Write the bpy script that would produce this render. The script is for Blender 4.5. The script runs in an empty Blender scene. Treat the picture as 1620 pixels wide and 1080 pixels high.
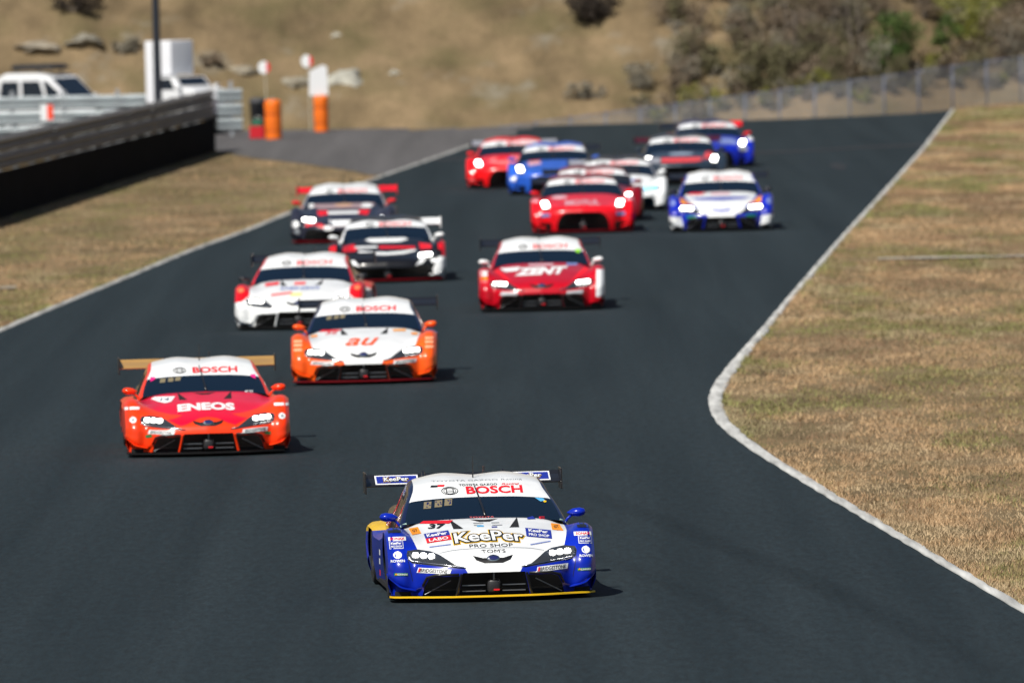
import bpy, bmesh, math, random
import numpy as np
from mathutils import Vector, Matrix, Euler
from mathutils.bvhtree import BVHTree
from mathutils.geometry import tessellate_polygon

random.seed(7)
RNG = np.random.default_rng(11)
scene = bpy.context.scene
COL = scene.collection

# ------------------------------------------------------------------ camera, sky, sun, exposure
F_PX, CAM_H, PITCH, ROLL = 22500.0, 6.3, math.radians(1.878), math.radians(1.5)
cam_data = bpy.data.cameras.new('camera')
cam = bpy.data.objects.new('camera', cam_data)
COL.objects.link(cam)
cam_data.sensor_width = 36.0
cam_data.lens = F_PX / 1620.0 * 36.0
cam_data.clip_start = 1.0
cam_data.clip_end = 5000.0
cam_data.dof.use_dof = True
cam_data.dof.focus_distance = 124.5
cam_data.dof.aperture_fstop = 5.4
CAM_M = Matrix.Translation((0, 0, CAM_H)) @ Matrix.Rotation(math.pi / 2 - PITCH, 4, 'X') @ Matrix.Rotation(-ROLL, 4, 'Z')
cam.matrix_world = CAM_M
scene.camera = cam

SUN_EL, SUN_AZ = math.radians(50), math.radians(212)      # azimuth clockwise from +Y: behind the camera, to its left
to_sun = Vector((math.cos(SUN_EL) * math.sin(SUN_AZ), math.cos(SUN_EL) * math.cos(SUN_AZ), math.sin(SUN_EL)))
world = bpy.data.worlds.new('World')
scene.world = world
world.use_nodes = True
wn = world.node_tree
bg = wn.nodes['Background']
sky = wn.nodes.new('ShaderNodeTexSky')
sky.sky_type = 'NISHITA'
sky.sun_disc = False
sky.sun_elevation = SUN_EL
sky.sun_rotation = SUN_AZ
sky.air_density = 1.0
sky.dust_density = 0.7
wn.links.new(sky.outputs[0], bg.inputs[0])
bg.inputs[1].default_value = 0.055
sun_d = bpy.data.lights.new('sun', 'SUN')
sun_d.energy = 4.8
sun_d.angle = math.radians(0.55)
sun_d.color = (1.0, 0.95, 0.87)
sun = bpy.data.objects.new('sun', sun_d)
COL.objects.link(sun)
sun.rotation_euler = to_sun.to_track_quat('Z', 'Y').to_euler()
scene.view_settings.view_transform = 'Standard'
scene.view_settings.look = 'None'
scene.view_settings.exposure = 0.12
scene.view_settings.gamma = 1.0
scene.render.engine = 'CYCLES'
scene.cycles.use_denoising = True
scene.cycles.max_bounces = 6


# ------------------------------------------------------------------ helpers
def ray(px, py):
    d = CAM_M.to_3x3() @ Vector(((px - 810) / F_PX, (540 - py) / F_PX, -1.0))
    return d / d.y

def at(px, py, z=0.0):
    """the point of the level z that the photograph shows at this pixel"""
    d = ray(px, py)
    t = (z - CAM_H) / d.z
    return Vector((d.x * t, t, z))

def at_depth(px, py, Y):
    d = ray(px, py)
    return Vector((d.x * Y, Y, CAM_H + d.z * Y))

def srgb(r, g, b):
    f = lambda c: (c / 12.92 if c <= 0.04045 else ((c + 0.055) / 1.055) ** 2.4)
    return (f(r / 255), f(g / 255), f(b / 255))

MATS = {}
def mat(name, color, rough=0.6, metal=0.0, coat=0.0, spec=0.5, emit=0.0, noise=None, bump=None, alpha=1.0):
    """procedural principled material; noise=(scale, amount) varies the colour, bump=(scale, strength)"""
    if name in MATS:
        return MATS[name]
    m = bpy.data.materials.new(name)
    m.use_nodes = True
    nt = m.node_tree
    b = nt.nodes['Principled BSDF']
    b.inputs['Base Color'].default_value = (*color, 1)
    b.inputs['Roughness'].default_value = rough
    b.inputs['Metallic'].default_value = metal
    b.inputs['Specular IOR Level'].default_value = spec
    b.inputs['Coat Weight'].default_value = coat
    b.inputs['Coat Roughness'].default_value = 0.11
    if emit:
        b.inputs['Emission Color'].default_value = (1.0, 0.97, 0.9, 1)
        b.inputs['Emission Strength'].default_value = emit
    tc = nt.nodes.new('ShaderNodeTexCoord')
    if noise:
        n = nt.nodes.new('ShaderNodeTexNoise')
        n.inputs['Scale'].default_value = noise[0]
        n.inputs['Detail'].default_value = 6
        if len(noise) > 2:
            mpn = nt.nodes.new('ShaderNodeMapping'); mpn.inputs['Scale'].default_value = (1, noise[2], 1)
            nt.links.new(tc.outputs['Object'], mpn.inputs['Vector']); nt.links.new(mpn.outputs[0], n.inputs['Vector'])
        else: nt.links.new(tc.outputs['Object'], n.inputs['Vector'])
        r = nt.nodes.new('ShaderNodeMapRange')
        r.inputs['From Min'].default_value = 0.3
        r.inputs['From Max'].default_value = 0.7
        r.inputs['To Min'].default_value = 1 - noise[1]
        r.inputs['To Max'].default_value = 1 + noise[1]
        nt.links.new(n.outputs['Fac'], r.inputs['Value'])
        mx = nt.nodes.new('ShaderNodeMix')
        mx.data_type = 'RGBA'
        mx.blend_type = 'MULTIPLY'
        mx.inputs['Factor'].default_value = 1
        mx.inputs['A'].default_value = (*color, 1)
        nt.links.new(r.outputs[0], mx.inputs['B'])
        nt.links.new(mx.outputs['Result'], b.inputs['Base Color'])
    if bump:
        n2 = nt.nodes.new('ShaderNodeTexNoise')
        n2.inputs['Scale'].default_value = bump[0]
        n2.inputs['Detail'].default_value = 5
        nt.links.new(tc.outputs['Object'], n2.inputs['Vector'])
        bn = nt.nodes.new('ShaderNodeBump')
        bn.inputs['Strength'].default_value = bump[1]
        bn.inputs['Distance'].default_value = 0.02
        nt.links.new(n2.outputs['Fac'], bn.inputs['Height'])
        nt.links.new(bn.outputs[0], b.inputs['Normal'])
    MATS[name] = m
    return m

def paint(name, rgb, rough=0.32):
    """gloss racing paint: base coat, clear coat, a film of road dirt"""
    return mat('paint_' + name, srgb(*rgb), rough=rough, coat=0.45, spec=0.3, noise=(5.0, 0.07))

def tag(o, label=None, cat=None, group=None, kind=None):
    if label: o['label'] = label
    if cat: o['category'] = cat
    if group: o['group'] = group
    if kind: o['kind'] = kind
    return o

def link_mesh(name, me, parent=None, smooth=True):
    o = bpy.data.objects.new(name, me)
    COL.objects.link(o)
    if parent: o.parent = parent
    if smooth and len(me.polygons):
        me.polygons.foreach_set('use_smooth', [True] * len(me.polygons))
    return o

def mesh_obj(name, verts, faces, material, parent=None, smooth=False):
    me = bpy.data.meshes.new(name)
    me.from_pydata([tuple(v) for v in verts], [], faces)
    if material: me.materials.append(material)
    me.update()
    return link_mesh(name, me, parent, smooth)

def empty(name, loc=(0, 0, 0), rz=0.0):
    o = bpy.data.objects.new(name, None)
    COL.objects.link(o)
    o.location = loc
    o.rotation_euler = (0, 0, rz)
    return o

class MB:
    """collects simple shapes into one mesh"""
    def __init__(self): self.v = []; self.f = []
    def add(self, v, f):
        n = len(self.v)
        self.v += [tuple(p) for p in v]
        self.f += [tuple(i + n for i in q) for q in f]
        return self
    def box(self, c, s, M=None, bevel=0.0):
        x, y, z = s[0] / 2, s[1] / 2, s[2] / 2
        if bevel <= 0:
            v = [(-x, -y, -z), (x, -y, -z), (x, y, -z), (-x, y, -z), (-x, -y, z), (x, -y, z), (x, y, z), (-x, y, z)]
            f = [(0, 3, 2, 1), (4, 5, 6, 7), (0, 1, 5, 4), (1, 2, 6, 5), (2, 3, 7, 6), (3, 0, 4, 7)]
        else:
            bm = bmesh.new()
            bmesh.ops.create_cube(bm, size=1)
            for w in bm.verts: w.co = Vector((w.co.x * s[0], w.co.y * s[1], w.co.z * s[2]))
            bmesh.ops.bevel(bm, geom=bm.edges[:], offset=bevel, segments=2, affect='EDGES', profile=0.5)
            bm.verts.index_update()
            v = [w.co.copy() for w in bm.verts]; f = [[w.index for w in q.verts] for q in bm.faces]
            bm.free()
        v = [Vector(p) for p in v]
        if M: v = [M @ p for p in v]
        return self.add([p + Vector(c) for p in v], f)
    def tube(self, pts, r, n=8, caps=True):
        pts = [Vector(p) for p in pts]
        rs = r if isinstance(r, (list, tuple)) else [r] * len(pts)
        v = []; f = []
        for i, p in enumerate(pts):
            t = (pts[min(i + 1, len(pts) - 1)] - pts[max(i - 1, 0)]).normalized()
            a = t.cross(Vector((0, 0, 1)) if abs(t.z) < 0.9 else Vector((1, 0, 0))).normalized()
            b = t.cross(a)
            for k in range(n):
                w = 2 * math.pi * k / n
                v.append(p + (a * math.cos(w) + b * math.sin(w)) * rs[i])
        for i in range(len(pts) - 1):
            for k in range(n):
                f.append((i * n + k, i * n + (k + 1) % n, (i + 1) * n + (k + 1) % n, (i + 1) * n + k))
        if caps:
            f.append(tuple(range(n - 1, -1, -1))); f.append(tuple((len(pts) - 1) * n + k for k in range(n)))
        return self.add(v, f)
    def lathe(self, prof, axis='z', n=24, c=(0, 0, 0)):
        v = []; f = []
        for (r, h) in prof:
            for k in range(n):
                w = 2 * math.pi * k / n
                if axis == 'z': p = (r * math.cos(w), r * math.sin(w), h)
                elif axis == 'x': p = (h, r * math.cos(w), r * math.sin(w))
                else: p = (r * math.cos(w), h, r * math.sin(w))
                v.append((p[0] + c[0], p[1] + c[1], p[2] + c[2]))
        for i in range(len(prof) - 1):
            for k in range(n):
                f.append((i * n + k, i * n + (k + 1) % n, (i + 1) * n + (k + 1) % n, (i + 1) * n + k))
        return self.add(v, f)
    def prism(self, poly, y0, y1):
        """polygon in x,z swept from y0 to y1"""
        n = len(poly)
        v = [(x, y0, z) for x, z in poly] + [(x, y1, z) for x, z in poly]
        f = [tuple(range(n)), tuple(range(2 * n - 1, n - 1, -1))]
        f += [(i, i + n, (i + 1) % n + n, (i + 1) % n) for i in range(n)]
        return self.add(v, f)
    def build(self, name, material, parent=None, smooth=False):
        return mesh_obj(name, self.v, self.f, material, parent, smooth)

def catmull(P, n):
    """Catmull-Rom along axis 0 through the points P, n steps per span (n may be a list)"""
    P = np.asarray(P, float)
    k = len(P)
    ns = n if isinstance(n, (list, tuple)) else [n] * (k - 1)
    out = []
    for i in range(k - 1):
        p1, p2 = P[i], P[i + 1]
        p0 = P[i - 1] if i else 2 * p1 - p2
        p3 = P[i + 2] if i + 2 < k else 2 * p2 - p1
        for t in np.linspace(0, 1, ns[i], endpoint=False):
            out.append(0.5 * (2 * p1 + (p2 - p0) * t + (2 * p0 - 5 * p1 + 4 * p2 - p3) * t ** 2 + (3 * p1 - p0 - 3 * p2 + p3) * t ** 3))
    out.append(P[-1])
    return np.array(out)

def vnoise(x, y, seed=0):
    """smooth 2-D value noise in 0..1 on numpy arrays"""
    x = np.asarray(x, float); y = np.asarray(y, float)
    xi = np.floor(x).astype(np.int64); yi = np.floor(y).astype(np.int64)
    fx = x - xi; fy = y - yi
    fx = fx * fx * (3 - 2 * fx); fy = fy * fy * (3 - 2 * fy)
    def h(a, b):
        n = (a * 374761393 + b * 668265263 + seed * 982451653) & 0x7fffffff
        n = ((n ^ (n >> 13)) * 1274126177) & 0x7fffffff
        return ((n ^ (n >> 16)) & 0xffff) / 65535.0
    return (h(xi, yi) * (1 - fx) + h(xi + 1, yi) * fx) * (1 - fy) + (h(xi, yi + 1) * (1 - fx) + h(xi + 1, yi + 1) * fx) * fy

def fbm(x, y, seed=0, oct=4):
    s = 0; a = 0.5
    for o in range(oct):
        s = s + a * vnoise(x * 2 ** o, y * 2 ** o, seed + o * 17); a *= 0.5
    return s / (1 - 0.5 ** oct)

def sstep(a, b, x):
    t = np.clip((np.asarray(x, float) - a) / (b - a), 0, 1)
    return t * t * (3 - 2 * t)


# ------------------------------------------------------------------ terrain, track, lines
CREST = 357.0
def height(x, y):
    x = np.asarray(x, float); y = np.asarray(y, float)
    base = -0.1 - (13.5 - x) * 0.105
    base = np.clip(base, -1.7, 0.2)
    pit = 1 - sstep(-5.0, -1.0, x)                   # the pit side stays level a little longer
    crest = CREST + 6.0 * sstep(10, 13, x) + 4.0 * pit
    dip = base * sstep(0, 16, y - crest)
    foot = 376.0 + 1.5 * (vnoise(x * 0.1, y * 0.02, 3) - 0.5) + 2.5 * sstep(9, 13, x)
    s = np.clip(y - foot, 0, None)
    slope = 0.36 + 0.10 * fbm(x * 0.05, y * 0.03, 5) + 0.05 * sstep(-2, 8, x)
    hill = slope * s * (1 - 0.5 * sstep(60, 400, s))
    rough = (fbm(x * 0.35, y * 0.2, 9) - 0.5) * 1.1 * sstep(0, 6, s) + (fbm(x * 1.6, y * 0.8, 21) - 0.5) * 0.35 * sstep(0, 4, s)
    mound = 0.10 * sstep(6, 14, x) * sstep(250, 350, y) * (1 - sstep(0, 10, y - crest))
    return dip + hill + rough + mound - 0.02

def grid_mesh(name, xs, ys, zoff, material, xfun=None):
    X, Y = np.meshgrid(xs, ys)
    if xfun is not None: X = xfun(X, Y)
    Z = height(X, Y) + zoff
    v = np.stack([X, Y, Z], -1).reshape(-1, 3)
    nx = len(xs)
    idx = np.arange(len(ys) * nx).reshape(len(ys), nx)
    f = np.stack([idx[:-1, :-1], idx[:-1, 1:], idx[1:, 1:], idx[1:, :-1]], -1).reshape(-1, 4)
    me = bpy.data.meshes.new(name)
    me.from_pydata(v.tolist(), [], f.tolist())
    me.materials.append(material)
    me.update()
    return link_mesh(name, me, None, True)

def ground_material():
    m = bpy.data.materials.new('dry_grass_ground')
    m.use_nodes = True
    nt = m.node_tree; L = nt.links.new
    b = nt.nodes['Principled BSDF']
    b.inputs['Roughness'].default_value = 0.95
    b.inputs['Specular IOR Level'].default_value = 0.1
    g = nt.nodes.new('ShaderNodeNewGeometry')
    def noise(scale, detail, sc=(1, 1, 1), w=0.0):
        mp = nt.nodes.new('ShaderNodeMapping'); mp.inputs['Scale'].default_value = sc
        mp.inputs['Location'].default_value = (w, w, w)
        L(g.outputs['Position'], mp.inputs['Vector'])
        n = nt.nodes.new('ShaderNodeTexNoise'); n.inputs['Scale'].default_value = scale; n.inputs['Detail'].default_value = detail
        n.inputs['Roughness'].default_value = 0.62
        L(mp.outputs[0], n.inputs['Vector']); return n.outputs['Fac']
    def ramp(fac, stops):
        r = nt.nodes.new('ShaderNodeValToRGB'); L(fac, r.inputs[0])
        e = r.color_ramp.elements
        while len(e) < len(stops): e.new(0.5)
        for q, (p, c) in zip(e, stops): q.position = p; q.color = (*c, 1)
        return r.outputs[0]
    def mix(a, c, fac):
        x = nt.nodes.new('ShaderNodeMix'); x.data_type = 'RGBA'
        L(fac, x.inputs['Factor'])
        for s, q in (('A', a), ('B', c)):
            if isinstance(q, tuple): x.inputs[s].default_value = (*q, 1)
            else: L(q, x.inputs[s])
        return x.outputs['Result']
    soil = ramp(noise(0.55, 8, (1, .35, 1)), [(0.30, (0.115, 0.085, 0.048)), (0.47, (0.20, 0.146, 0.082)), (0.60, (0.255, 0.185, 0.105)), (0.75, (0.32, 0.228, 0.135))])
    green = ramp(noise(0.9, 6, (.5, .22, 1), 7.3), [(0.46, (0, 0, 0)), (0.68, (0.55, 0.55, 0.55))])
    c = mix(soil, (0.105, 0.098, 0.042), green)
    grey = ramp(noise(0.42, 7, (1, .5, 1.4), 21.0), [(0.57, (0, 0, 0)), (0.68, (0.8, 0.8, 0.8))])
    # only the bank has bare stony earth
    sep = nt.nodes.new('ShaderNodeSeparateXYZ'); L(g.outputs['Position'], sep.inputs[0])
    mr = nt.nodes.new('ShaderNodeMapRange'); mr.inputs['From Min'].default_value = 378; mr.inputs['From Max'].default_value = 381
    L(sep.outputs['Y'], mr.inputs['Value'])
    mm = nt.nodes.new('ShaderNodeMath'); mm.operation = 'MULTIPLY'; L(grey, mm.inputs[0]); L(mr.outputs[0], mm.inputs[1])
    c = mix(c, (0.27, 0.25, 0.20), mm.outputs[0])
    fine = ramp(noise(14, 6), [(0.3, (0.62, 0.62, 0.62)), (0.7, (1.25, 1.25, 1.25))])
    x = nt.nodes.new('ShaderNodeMix'); x.data_type = 'RGBA'; x.blend_type = 'MULTIPLY'; x.inputs['Factor'].default_value = 1
    L(c, x.inputs['A']); L(fine, x.inputs['B'])
    L(x.outputs['Result'], b.inputs['Base Color'])
    bp = nt.nodes.new('ShaderNodeBump'); bp.inputs['Strength'].default_value = 0.7; bp.inputs['Distance'].default_value = 0.08
    L(noise(9, 8), bp.inputs['Height']); L(bp.outputs[0], b.inputs['Normal'])
    return m

def asphalt_material(name, c0, c1, rough):
    m = bpy.data.materials.new(name)
    m.use_nodes = True
    nt = m.node_tree; L = nt.links.new
    b = nt.nodes['Principled BSDF']
    b.inputs['Specular IOR Level'].default_value = 0.28
    g = nt.nodes.new('ShaderNodeNewGeometry')
    mp = nt.nodes.new('ShaderNodeMapping'); mp.inputs['Scale'].default_value = (1.7, 0.03, 1)
    L(g.outputs['Position'], mp.inputs['Vector'])
    n = nt.nodes.new('ShaderNodeTexNoise'); n.inputs['Scale'].default_value = 0.9; n.inputs['Detail'].default_value = 5
    L(mp.outputs[0], n.inputs['Vector'])
    n2 = nt.nodes.new('ShaderNodeTexNoise'); n2.inputs['Scale'].default_value = 45; n2.inputs['Detail'].default_value = 4
    L(g.outputs['Position'], n2.inputs['Vector'])
    r = nt.nodes.new('ShaderNodeValToRGB'); L(n.outputs['Fac'], r.inputs[0])
    r.color_ramp.elements[0].position = 0.32; r.color_ramp.elements[0].color = (*c0, 1)
    r.color_ramp.elements[1].position = 0.68; r.color_ramp.elements[1].color = (*c1, 1)
    r2 = nt.nodes.new('ShaderNodeValToRGB'); L(n2.outputs['Fac'], r2.inputs[0])
    r2.color_ramp.elements[0].position = 0.3; r2.color_ramp.elements[0].color = (0.55, 0.55, 0.55, 1)
    r2.color_ramp.elements[1].position = 0.72; r2.color_ramp.elements[1].color = (1.5, 1.5, 1.5, 1)
    x = nt.nodes.new('ShaderNodeMix'); x.data_type = 'RGBA'; x.blend_type = 'MULTIPLY'; x.inputs['Factor'].default_value = 1
    L(r.outputs[0], x.inputs['A']); L(r2.outputs[0], x.inputs['B'])
    mp4 = nt.nodes.new('ShaderNodeMapping'); mp4.inputs['Scale'].default_value = (9, 1.1, 1)
    L(g.outputs['Position'], mp4.inputs['Vector'])
    n4 = nt.nodes.new('ShaderNodeTexNoise'); n4.inputs['Scale'].default_value = 1.6; n4.inputs['Detail'].default_value = 6; n4.inputs['Roughness'].default_value = .75
    L(mp4.outputs[0], n4.inputs['Vector'])
    r4 = nt.nodes.new('ShaderNodeValToRGB'); L(n4.outputs['Fac'], r4.inputs[0])
    r4.color_ramp.elements[0].position = 0.3; r4.color_ramp.elements[0].color = (0.55, 0.55, 0.55, 1)
    r4.color_ramp.elements[1].position = 0.7; r4.color_ramp.elements[1].color = (1.45, 1.45, 1.45, 1)
    x4 = nt.nodes.new('ShaderNodeMix'); x4.data_type = 'RGBA'; x4.blend_type = 'MULTIPLY'; x4.inputs['Factor'].default_value = 1
    L(x.outputs['Result'], x4.inputs['A']); L(r4.outputs[0], x4.inputs['B'])
    L(x4.outputs['Result'], b.inputs['Base Color'])
    b.inputs['Roughness'].default_value = rough
    bp = nt.nodes.new('ShaderNodeBump'); bp.inputs['Strength'].default_value = 0.35; bp.inputs['Distance'].default_value = 0.006
    n3 = nt.nodes.new('ShaderNodeTexNoise'); n3.inputs['Scale'].default_value = 70; n3.inputs['Detail'].default_value = 3
    L(g.outputs['Position'], n3.inputs['Vector'])
    L(n3.outputs['Fac'], bp.inputs['Height']); L(bp.outputs[0], b.inputs['Normal'])
    return m

M_GROUND = ground_material()
M_ASPH = asphalt_material('asphalt', (0.0072, 0.0155, 0.0200), (0.0142, 0.0245, 0.0300), 0.85)
M_PIT = asphalt_material('pit_asphalt', (0.085, 0.082, 0.082), (0.115, 0.11, 0.11), 0.85)

ys_g = np.concatenate([np.linspace(-60, 90, 12), np.linspace(100, 340, 61), np.linspace(342, 420, 157), np.linspace(424, 520, 25), np.linspace(560, 2500, 14)])
xs_g = np.concatenate([np.linspace(-900, -60, 9), np.linspace(-50, -18, 12), np.linspace(-17, 19, 181), np.linspace(20, 55, 12), np.linspace(70, 900, 9)])
ground = grid_mesh('ground', xs_g, ys_g, 0.0, M_GROUND)
tag(ground, kind='structure')

RIGHT_PX = [(1900, 1130), (1740, 1037), (1617, 964), (1520, 907), (1420, 848), (1300, 777), (1200, 716), (1150, 682), (1126, 656), (1120, 637), (1126, 612), (1150, 580), (1200, 525), (1260, 455), (1330, 375), (1400, 300), (1460, 235), (1500, 186)]
LEFT_PX = [(-320, 650), (-120, 573), (0, 523), (60, 497), (120, 472), (200, 439), (300, 397), (400, 361), (470, 332), (590, 284), (650, 263), (745, 230)]
def edge_fun(pxs, near_slope):
    P = [at(*p) for p in pxs]
    y = np.array([p.y for p in P]); x = np.array([p.x for p in P])
    o = np.argsort(y); y = y[o]; x = x[o]
    yy = np.linspace(y[0], y[-1], 400)
    xx = np.interp(yy, y, x)
    k = np.hanning(25); k /= k.sum()
    xs_ = np.convolve(np.pad(xx, 12, mode='reflect', reflect_type='odd'), k, 'valid')
    far = (xs_[-1] - xs_[-20]) / (yy[-1] - yy[-20])
    def fn(Y):
        Y = np.asarray(Y, float)
        r = np.interp(Y, yy, xs_)
        r = np.where(Y < yy[0], xs_[0] + (yy[0] - Y) * near_slope, r)
        r = np.where(Y > yy[-1], xs_[-1] + (Y - yy[-1]) * far, r)
        return r
    return fn
edge_r = edge_fun(RIGHT_PX, 0.12)
edge_l = edge_fun(LEFT_PX, -0.05)

def ribbon(name, fa, fb, ys, n, zoff, material):
    t = np.linspace(0, 1, n)
    return grid_mesh(name, t, ys, zoff, material, xfun=lambda T, Y: fa(Y) * (1 - T) + fb(Y) * T)

ys_t = np.concatenate([np.linspace(20, 340, 161), np.linspace(341, 372, 63)])
tag(ribbon('race_track', edge_l, edge_r, ys_t, 60, 0.004, M_ASPH), kind='structure')

def line_material():
    m = mat('worn_white_line', (0.48, 0.48, 0.46), rough=0.8, noise=(9.0, 0.36, 0.05), bump=(20, 0.3))
    return m
M_LINE = line_material()
wob = lambda Y, s: (vnoise(np.asarray(Y) * 1.3, 0 * np.asarray(Y) + 4, s) - 0.5) * 0.035
def strip(name, f0, f1, ys, zbase, crown, material):
    """a low bevelled kerb strip that follows two edge functions"""
    ts = np.array([0, 0, .12, .5, .88, 1, 1]); zs = np.array([-.02, .3, .85, 1, .85, .3, -.02])
    v = []; f = []
    for Y in ys:
        a, b = float(f0(Y)), float(f1(Y))
        for t, z in zip(ts, zs):
            x = a + (b - a) * t
            v.append((x, Y, float(height(x, Y)) + zbase + crown * z))
    n = len(ts)
    for i in range(len(ys) - 1):
        for j in range(n - 1):
            f.append((i * n + j, i * n + j + 1, (i + 1) * n + j + 1, (i + 1) * n + j))
    return mesh_obj(name, v, f, material, None, True)
yk = np.linspace(60, 366, 1400)
kerb_w = lambda Y: 0.085 + 0.07 * np.exp(-((np.asarray(Y) - 172) / 22.0) ** 2)
tag(strip('track_edge_kerb', lambda Y: edge_r(Y) - 0.02 + wob(Y, 1) * .5, lambda Y: edge_r(Y) + kerb_w(Y) + wob(Y, 2), yk, 0.006, 0.022, M_LINE), kind='structure')
tag(strip('track_edge_line', lambda Y: edge_l(Y) - 0.11 + wob(Y, 3), lambda Y: edge_l(Y) + 0.03 + wob(Y, 5) * .5, yk[yk < at(752, 226).y], 0.006, 0.016, mat('dull_edge_line', (0.34, 0.34, 0.32), rough=.85, noise=(9.0, .4, .05))), kind='structure')

# pit exit: lighter old asphalt that joins the track on the left
pit_lo = [at(*p) for p in [(-60, 255), (330, 236), (400, 249), (480, 258), (560, 270), (600, 279), (640, 267), (700, 246), (760, 226)]]
pit_y = np.array([p.y for p in pit_lo]); pit_x = np.array([p.x for p in pit_lo])
px_s = np.linspace(-60, 2.2, 160)
v = []; f = []
near = np.interp(px_s, pit_x, pit_y)
for i, x in enumerate(px_s):
    for k, t in enumerate(np.linspace(0, 1, 14)):
        yv = near[i] + (363.5 - near[i]) * t
        v.append((x, yv, float(height(x, yv)) + 0.009))
for i in range(len(px_s) - 1):
    for k in range(13):
        f.append((i * 14 + k, (i + 1) * 14 + k, (i + 1) * 14 + k + 1, i * 14 + k + 1))
pit_f = [q for q in f if v[q[0]][0] < float(edge_l(v[q[0]][1])) + 0.05]
tag(mesh_obj('pit_exit_road', v, pit_f, M_PIT, None, True), kind='structure')

# a tar joint and a darker rubbered-in band on the track
M_TAR = mat('tar_joint', (0.016, 0.018, 0.021), rough=0.7, noise=(3, 0.3))
jy = at(1330, 236).y
v = []; f = []
xsj = np.linspace(float(edge_l(jy)), float(edge_r(jy)), 120)
for x in xsj:
    w = 0.9 + 0.8 * float(vnoise(x * 0.9, 3, 8)); y0 = jy + 3.0 * float(vnoise(x * 0.35, 9, 4)) - 1.5
    v += [(x, y0 - w, float(height(x, y0 - w)) + .009), (x, y0 + w, float(height(x, y0 + w)) + .009)]
f = [(2 * i, 2 * i + 2, 2 * i + 3, 2 * i + 1) for i in range(len(xsj) - 1)]
tag(mesh_obj('tar_joint', v, f, M_TAR), kind='structure')
pt = at(1326, 262)
v = [(pt.x + 0.16 * math.cos(a), pt.y + 3.0 * math.sin(a), .009 - .02) for a in np.linspace(0, 2 * math.pi, 20, endpoint=False)]
tag(mesh_obj('tar_patch', v, [tuple(range(20))], M_TAR), kind='structure')
def rubber_band(pts, w, strength):
    """rubber laid down by tyres: a thin film, densest along its middle"""
    P = catmull([at(*q)[:2] for q in pts], 14); n = len(P); cols = np.linspace(-1, 1, 7)
    v = []; fd = []
    for i, q in enumerate(P):
        t = P[min(i + 1, n - 1)] - P[max(i - 1, 0)]; t = t / np.linalg.norm(t); m = np.array([t[1], -t[0]])
        for c in cols:
            v.append((*(q + m * c * w / 2), -.02 + .0085)); fd.append((1 - c * c) * math.sin(math.pi * i / (n - 1)) ** .7 * strength)
    f = [(i * 7 + j, i * 7 + j + 1, (i + 1) * 7 + j + 1, (i + 1) * 7 + j) for i in range(n - 1) for j in range(6)]
    o = mesh_obj('rubber_mark', v, f, M_RUB)
    o.data.attributes.new('film', 'FLOAT', 'POINT').data.foreach_set('value', np.array(fd, float))
    return tag(o, kind='structure')
M_RUB = bpy.data.materials.new('rubber_film'); M_RUB.use_nodes = True
_n = M_RUB.node_tree; _p = _n.nodes['Principled BSDF']; _p.inputs['Base Color'].default_value = (.006, .008, .010, 1); _p.inputs['Roughness'].default_value = .8; _p.inputs['Specular IOR Level'].default_value = .2
_at = _n.nodes.new('ShaderNodeAttribute'); _at.attribute_name = 'film'
_ge = _n.nodes.new('ShaderNodeNewGeometry'); _mp = _n.nodes.new('ShaderNodeMapping'); _mp.inputs['Scale'].default_value = (12, .5, 1); _n.links.new(_ge.outputs['Position'], _mp.inputs['Vector'])
_no = _n.nodes.new('ShaderNodeTexNoise'); _no.inputs['Scale'].default_value = 1.0; _no.inputs['Detail'].default_value = 5; _n.links.new(_mp.outputs[0], _no.inputs['Vector'])
_mu = _n.nodes.new('ShaderNodeMath'); _mu.operation = 'MULTIPLY'; _n.links.new(_at.outputs['Fac'], _mu.inputs[0]); _n.links.new(_no.outputs['Fac'], _mu.inputs[1])
_n.links.new(_mu.outputs[0], _p.inputs['Alpha'])
rubber_band([(860, 758), (1010, 806), (1150, 862), (1300, 925), (1500, 1020), (1620, 1085)], .45, .24)
rubber_band([(700, 800), (900, 860), (1080, 930), (1240, 1010), (1340, 1075)], .35, .14)
rubber_band([(690, 330), (560, 450), (430, 620), (300, 860), (240, 1075)], .5, .16)

# pale worn strip across the grass on both sides
def cross_strip(name, p0, p1, w):
    a, b = at(*p0), at(*p1)
    v = []; f = []
    for i in range(41):
        t = i / 40; p = a.lerp(b, t)
        ww = w * (0.6 + 0.8 * float(vnoise(t * 14, 1, 6)))
        for s in (-1, 1):
            v.append((p.x, p.y + s * ww, float(height(p.x, p.y)) + 0.035))
    f = [(2 * i, 2 * i + 2, 2 * i + 3, 2 * i + 1) for i in range(40)]
    return tag(mesh_obj(name, v, f, mat('pale_concrete', (0.36, 0.33, 0.27), rough=.9, noise=(6, .3))), kind='structure')
cross_strip('drain_strip', (1388, 410), (1700, 404), 0.42)
cross_strip('drain_strip', (-60, 459), (26, 455), 0.35)

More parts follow.
